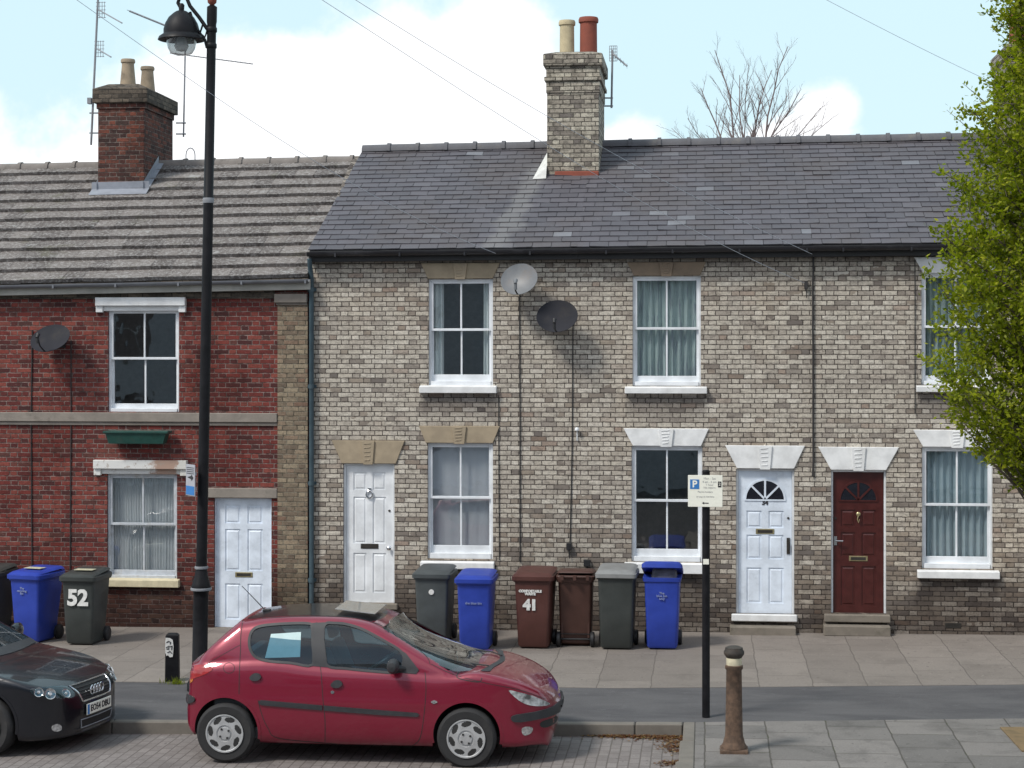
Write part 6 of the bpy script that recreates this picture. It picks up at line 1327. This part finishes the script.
# ------------------------------------------------------------------ trees
def leafy_tree():
    base = gnd(1088, 742); t = thing('street_tree', 'leafy upright young street tree with bright green spring leaves, right edge', 'tree', tuple(base), off=(0,0,0))
    rg = random.Random(11)
    sc = 1850/ (base.y-CAM[1]+.0)/1.0
    hz = lambda py: at(1088, py, base.y).z-base.z
    # crown radius by height, from the outline against roof and wall
    prof = [(hz(525), .12), (hz(500), .42), (hz(480), .75), (hz(455), 1.05), (hz(430), 1.28), (hz(400), 1.50), (hz(375), 1.57), (hz(330), 1.48), (hz(285), 1.55), (hz(240), 1.50), (hz(200), 1.36), (hz(150), 1.28), (hz(105), 1.20), (hz(85), .98), (hz(50), .86), (hz(20), .84), (hz(0), .90), (hz(-40), .95), (hz(-120), .75), (hz(-190), .45), (hz(-230), .05)]
    zs = [p[0] for p in prof]; rs = [p[1] for p in prof]; rad = lambda z: float(np.interp(z, zs, rs))
    tr = MB(); top = hz(-200); tp = [(0, 0, -.05), (.01, .01, .5), (-.02, .0, 1.5), (.03, .02, 3), (.02, -.02, 5), (0, .0, top)]
    tr.tube(tp, [.13, .095, .085, .065, .04, .01], 12); tr.build('trunk', M['bark'], t, smooth=True)
    br = MB(); lv = []; nb = 330
    for i in range(nb):
        u = (i+.5)/nb; z1 = zs[0]+.15+(zs[-1]-zs[0]-.3)*u; a = i*2.39996+rg.uniform(-.4, .4); rr = rad(z1)*(.45+.55*rg.random()**.6)*rg.uniform(.9, 1.08)
        z0 = max(1.6, z1-rr*rg.uniform(.6, 1.3)); p0 = Vector((0, 0, z0)); p3 = Vector((rr*math.cos(a), rr*math.sin(a), z1))
        mid = p0.lerp(p3, .5)+Vector((rg.uniform(-.08, .08), rg.uniform(-.08, .08), -.08)); q = p0.lerp(p3, .8)+Vector((0, 0, -.03))
        pts = [p0, p0.lerp(mid, .5)+Vector((0, 0, -.03)), mid, q, p3]; br.tube(pts, [.022, .018, .013, .007, .003], 5)
        for k in range(17):                                  # side twigs with leaves
            s = rg.uniform(.28, 1.0); c = p0.lerp(p3, s) if s > .8 else pts[2].lerp(pts[3], rg.random()) if s > .5 else pts[1].lerp(pts[2], rg.random())
            d = Vector((rg.gauss(0, 1), rg.gauss(0, 1), rg.gauss(.25, .7))).normalized(); L = rg.uniform(.10, .32); e_ = c+d*L
            if math.hypot(e_.x, e_.y) > rad(e_.z)*1.12+.05: continue
            br.tube([c, c.lerp(e_, .5)+Vector((0, 0, .01)), e_], [.005, .0035, .002], 3, cap=False)
            for m_ in range(rg.randint(19, 30)):
                f = rg.random(); lv.append((c.lerp(e_, .15+.95*f), d))
        for m_ in range(22): lv.append((p3+Vector((rg.gauss(0, .05), rg.gauss(0, .05), rg.gauss(0, .08))), (p3-q).normalized()))
    for k in range(46):                                      # stray shoots beyond the outline
        z = rg.uniform(zs[2], zs[-4]); a = rg.uniform(0, 6.283); r0 = rad(z)*.9; c = Vector((r0*math.cos(a), r0*math.sin(a), z)); e_ = c+Vector((math.cos(a), math.sin(a), .9)).normalized()*rg.uniform(.15, .42)
        br.tube([c, e_], [.005, .002], 3, cap=False)
        for m_ in range(16): lv.append((c.lerp(e_, rg.random()), (e_-c).normalized()))
    # the long bare-ended limb low on the street side
    br.tube([(0, 0, 1.75), (-.35, -.1, 2.15), (-.75, -.15, 2.55), (-1.05, -.15, 2.85)], [.03, .022, .014, .008], 6)
    kk = 0                                                   # leaf sprays filling the crown between the limbs
    while kk < 3300:
        z = rg.uniform(zs[0]+.1, zs[-1]-.1); R_ = rad(z)
        if rg.random() > R_/1.57: continue
        a = rg.uniform(0, 6.2832); rr = R_*(rg.random()**.38)*(.93+.07*math.sin(a*5+z*6)+rg.gauss(0, .025)); c = Vector((rr*math.cos(a), rr*math.sin(a), z)); d = Vector((math.cos(a)*.7+rg.gauss(0, .4), math.sin(a)*.7+rg.gauss(0, .4), .5+rg.gauss(0, .3))).normalized(); L = rg.uniform(.08, .2); kk += 1
        br.tube([c-d*L*1.2, c+d*L*.8], [.004, .002], 3, cap=False)
        for m_ in range(rg.randint(16, 26)): lv.append((c+d*L*rg.uniform(-1, 1), d))
    br.build('branches', M['bark'], t, smooth=True)
    N_ = len(lv); P = np.array([tuple(p) for p, d in lv]); D = np.array([tuple(d) for p, d in lv]); r = np.random.default_rng(3)
    P += r.normal(0, .022, P.shape); s = r.uniform(.017, .034, N_)
    ax = D*.6+r.normal(0, .6, (N_, 3)); ax[:, 2] -= .15; ax /= np.linalg.norm(ax, axis=1)[:, None]; up = r.normal(0, .55, (N_, 3))+np.array([0, 0, .8]); sd = np.cross(ax, up); sd /= np.linalg.norm(sd, axis=1)[:, None]; nn = np.cross(sd, ax)
    a = P; c = P+ax*s[:, None]*2; b = P+ax*s[:, None]*1.0+sd*s[:, None]*.62-nn*s[:, None]*.12; d = P+ax*s[:, None]*1.0-sd*s[:, None]*.62-nn*s[:, None]*.12
    V = np.stack([a, b, c, d], 1).reshape(-1, 3); idx = np.arange(N_)*4
    me = bpy.data.meshes.new('crown'); me.vertices.add(len(V)); me.vertices.foreach_set('co', V.ravel()); me.loops.add(N_*6); me.polygons.add(N_*2)
    F_ = np.stack([idx, idx+1, idx+2, idx, idx+2, idx+3], 1).ravel(); me.loops.foreach_set('vertex_index', F_); me.polygons.foreach_set('loop_start', np.arange(N_*2)*3); me.update(calc_edges=True); me.validate()
    clump = np.sin(P[:, 0]*5+1)*np.sin(P[:, 1]*5)*np.sin(P[:, 2]*4)*.15
    at2 = me.attributes.new('rnd', 'FLOAT', 'FACE'); at2.data.foreach_set('value', np.repeat(np.clip(r.beta(2, 2.6, N_)+clump, 0, 1), 2)); me.materials.append(M['leaf'])
    o = link(bpy.data.objects.new('crown', me)); o.parent = t
leafy_tree()
def bare_tree():
    Yt = 26.0; rg = random.Random(5); b0 = at(746, 330, Yt); t = thing('bare_tree', 'leafless tree with thin bare twigs rising behind the slate roof', 'tree', (b0.x, Yt, 0), off=(b0.x, Yt, 0))
    mb = MB(); W = lambda px, py, dy=0: at(px, py, Yt+dy)
    tr = MB(); fork = W(746, 190); tr.tube([(b0.x, Yt, 0), (b0.x+.1, Yt, 3.5), fork], [.2, .15, .10], 10); tr.build('trunk', M['bare_bark'], t, smooth=True)
    def grow_(p, e_, r, lvl):
        n = 6; pts = [p]; side = Vector((rg.gauss(0, 1), rg.gauss(0, 1), 0))*.03*(e_-p).length
        for i in range(1, n+1): u = i/n; pts.append(p.lerp(e_, u)+side*math.sin(u*3.14)+Vector((rg.gauss(0, .02), rg.gauss(0, .02), 0))*(e_-p).length*.5)
        mb.tube(pts, [r*(1-.72*i/n) for i in range(n+1)], 5, cap=False)
        if lvl == 0: return
        L = (e_-p).length; d = (e_-p).normalized(); k_ = {3: 10, 2: 7, 1: 6}[lvl]
        for k in range(k_):
            u = .25+.72*(k+rg.random())/k_; i = min(int(u*n), n-1); c = pts[i].lerp(pts[i+1], u*n-i); v = Vector((rg.gauss(0, 1), rg.gauss(0, .8), rg.gauss(.1, .5))).normalized(); dd = (d+v*.62+Vector((0, 0, .15))).normalized()
            grow_(c, c+dd*L*(1-u*.55)*rg.uniform(.28, .48), r*(1-.72*u)*.6, lvl-1)
    for (px, py, dy, r) in ((715, 50, 0, .042), (787, 46, .5, .045), (750, 62, -.6, .03), (700, 88, .8, .045), (738, 75, 1.2, .04), (800, 92, -.5, .045), (770, 70, 1, .04), (685, 118, -.5, .035), (820, 108, .8, .035), (762, 95, -1, .04), (832, 118, 0, .03), (672, 128, 1, .03)):
        grow_(fork+Vector((rg.gauss(0, .15), rg.gauss(0, .15), rg.uniform(-.5, .2))), W(px, py, dy), r*.85, 3)
    mb.build('branches', M['bare_bark'], t, smooth=True)
bare_tree()

# ------------------------------------------------------------------ unseen terrace behind the viewpoint, added to darken the window reflections
OH = thing('added_opposite_house', 'unseen plain grey terrace opposite, added to darken the window reflections', 'house', (0, -28, 0))
hs_ = []; 
for i in range(9):
    x = -17+4.2*i
    for z in (.9, 3.6):
        if abs(x+.6) > 1.6 or z < 3: hs_.append((x, x+1.0, z, z+1.5))
q = MB(); wall_holes(q, -20, 20, -.4, 6.0, -26.9, -27.1, hs_); q.build('wall', M['sign_grey'], OH)
q = MB(); q.box(-20, 20, -33, -32.8, -.4, 6); q.box(-20, -19.8, -32.8, -27.1, -.4, 6); q.box(19.8, 20, -32.8, -27.1, -.4, 6); q.build('side_wall', M['quoin_brick'], OH)
q = MB(); q.prism([(-26.6, 5.9), (-26.6, 6.05), (-30, 8.3), (-33.3, 6.05), (-33.3, 5.9)], -20.2, 20.2, 0, 'x'); q.build('roof', M['slate'], OH)
for a in hs_:
    q = MB(); q.box(a[0], a[1], -26.99, -26.97, a[2], a[3]); w_ = q.build('window', M['fan_glass'], OH); q = MB(); q.box(a[0], a[1], -26.965, -26.94, (a[2]+a[3])/2-.02, (a[2]+a[3])/2+.02); q.box((a[0]+a[1])/2-.015, (a[0]+a[1])/2+.015, -26.965, -26.94, a[2], (a[2]+a[3])/2-.021); q.build('glazing_bar', M['white_paint'], w_)
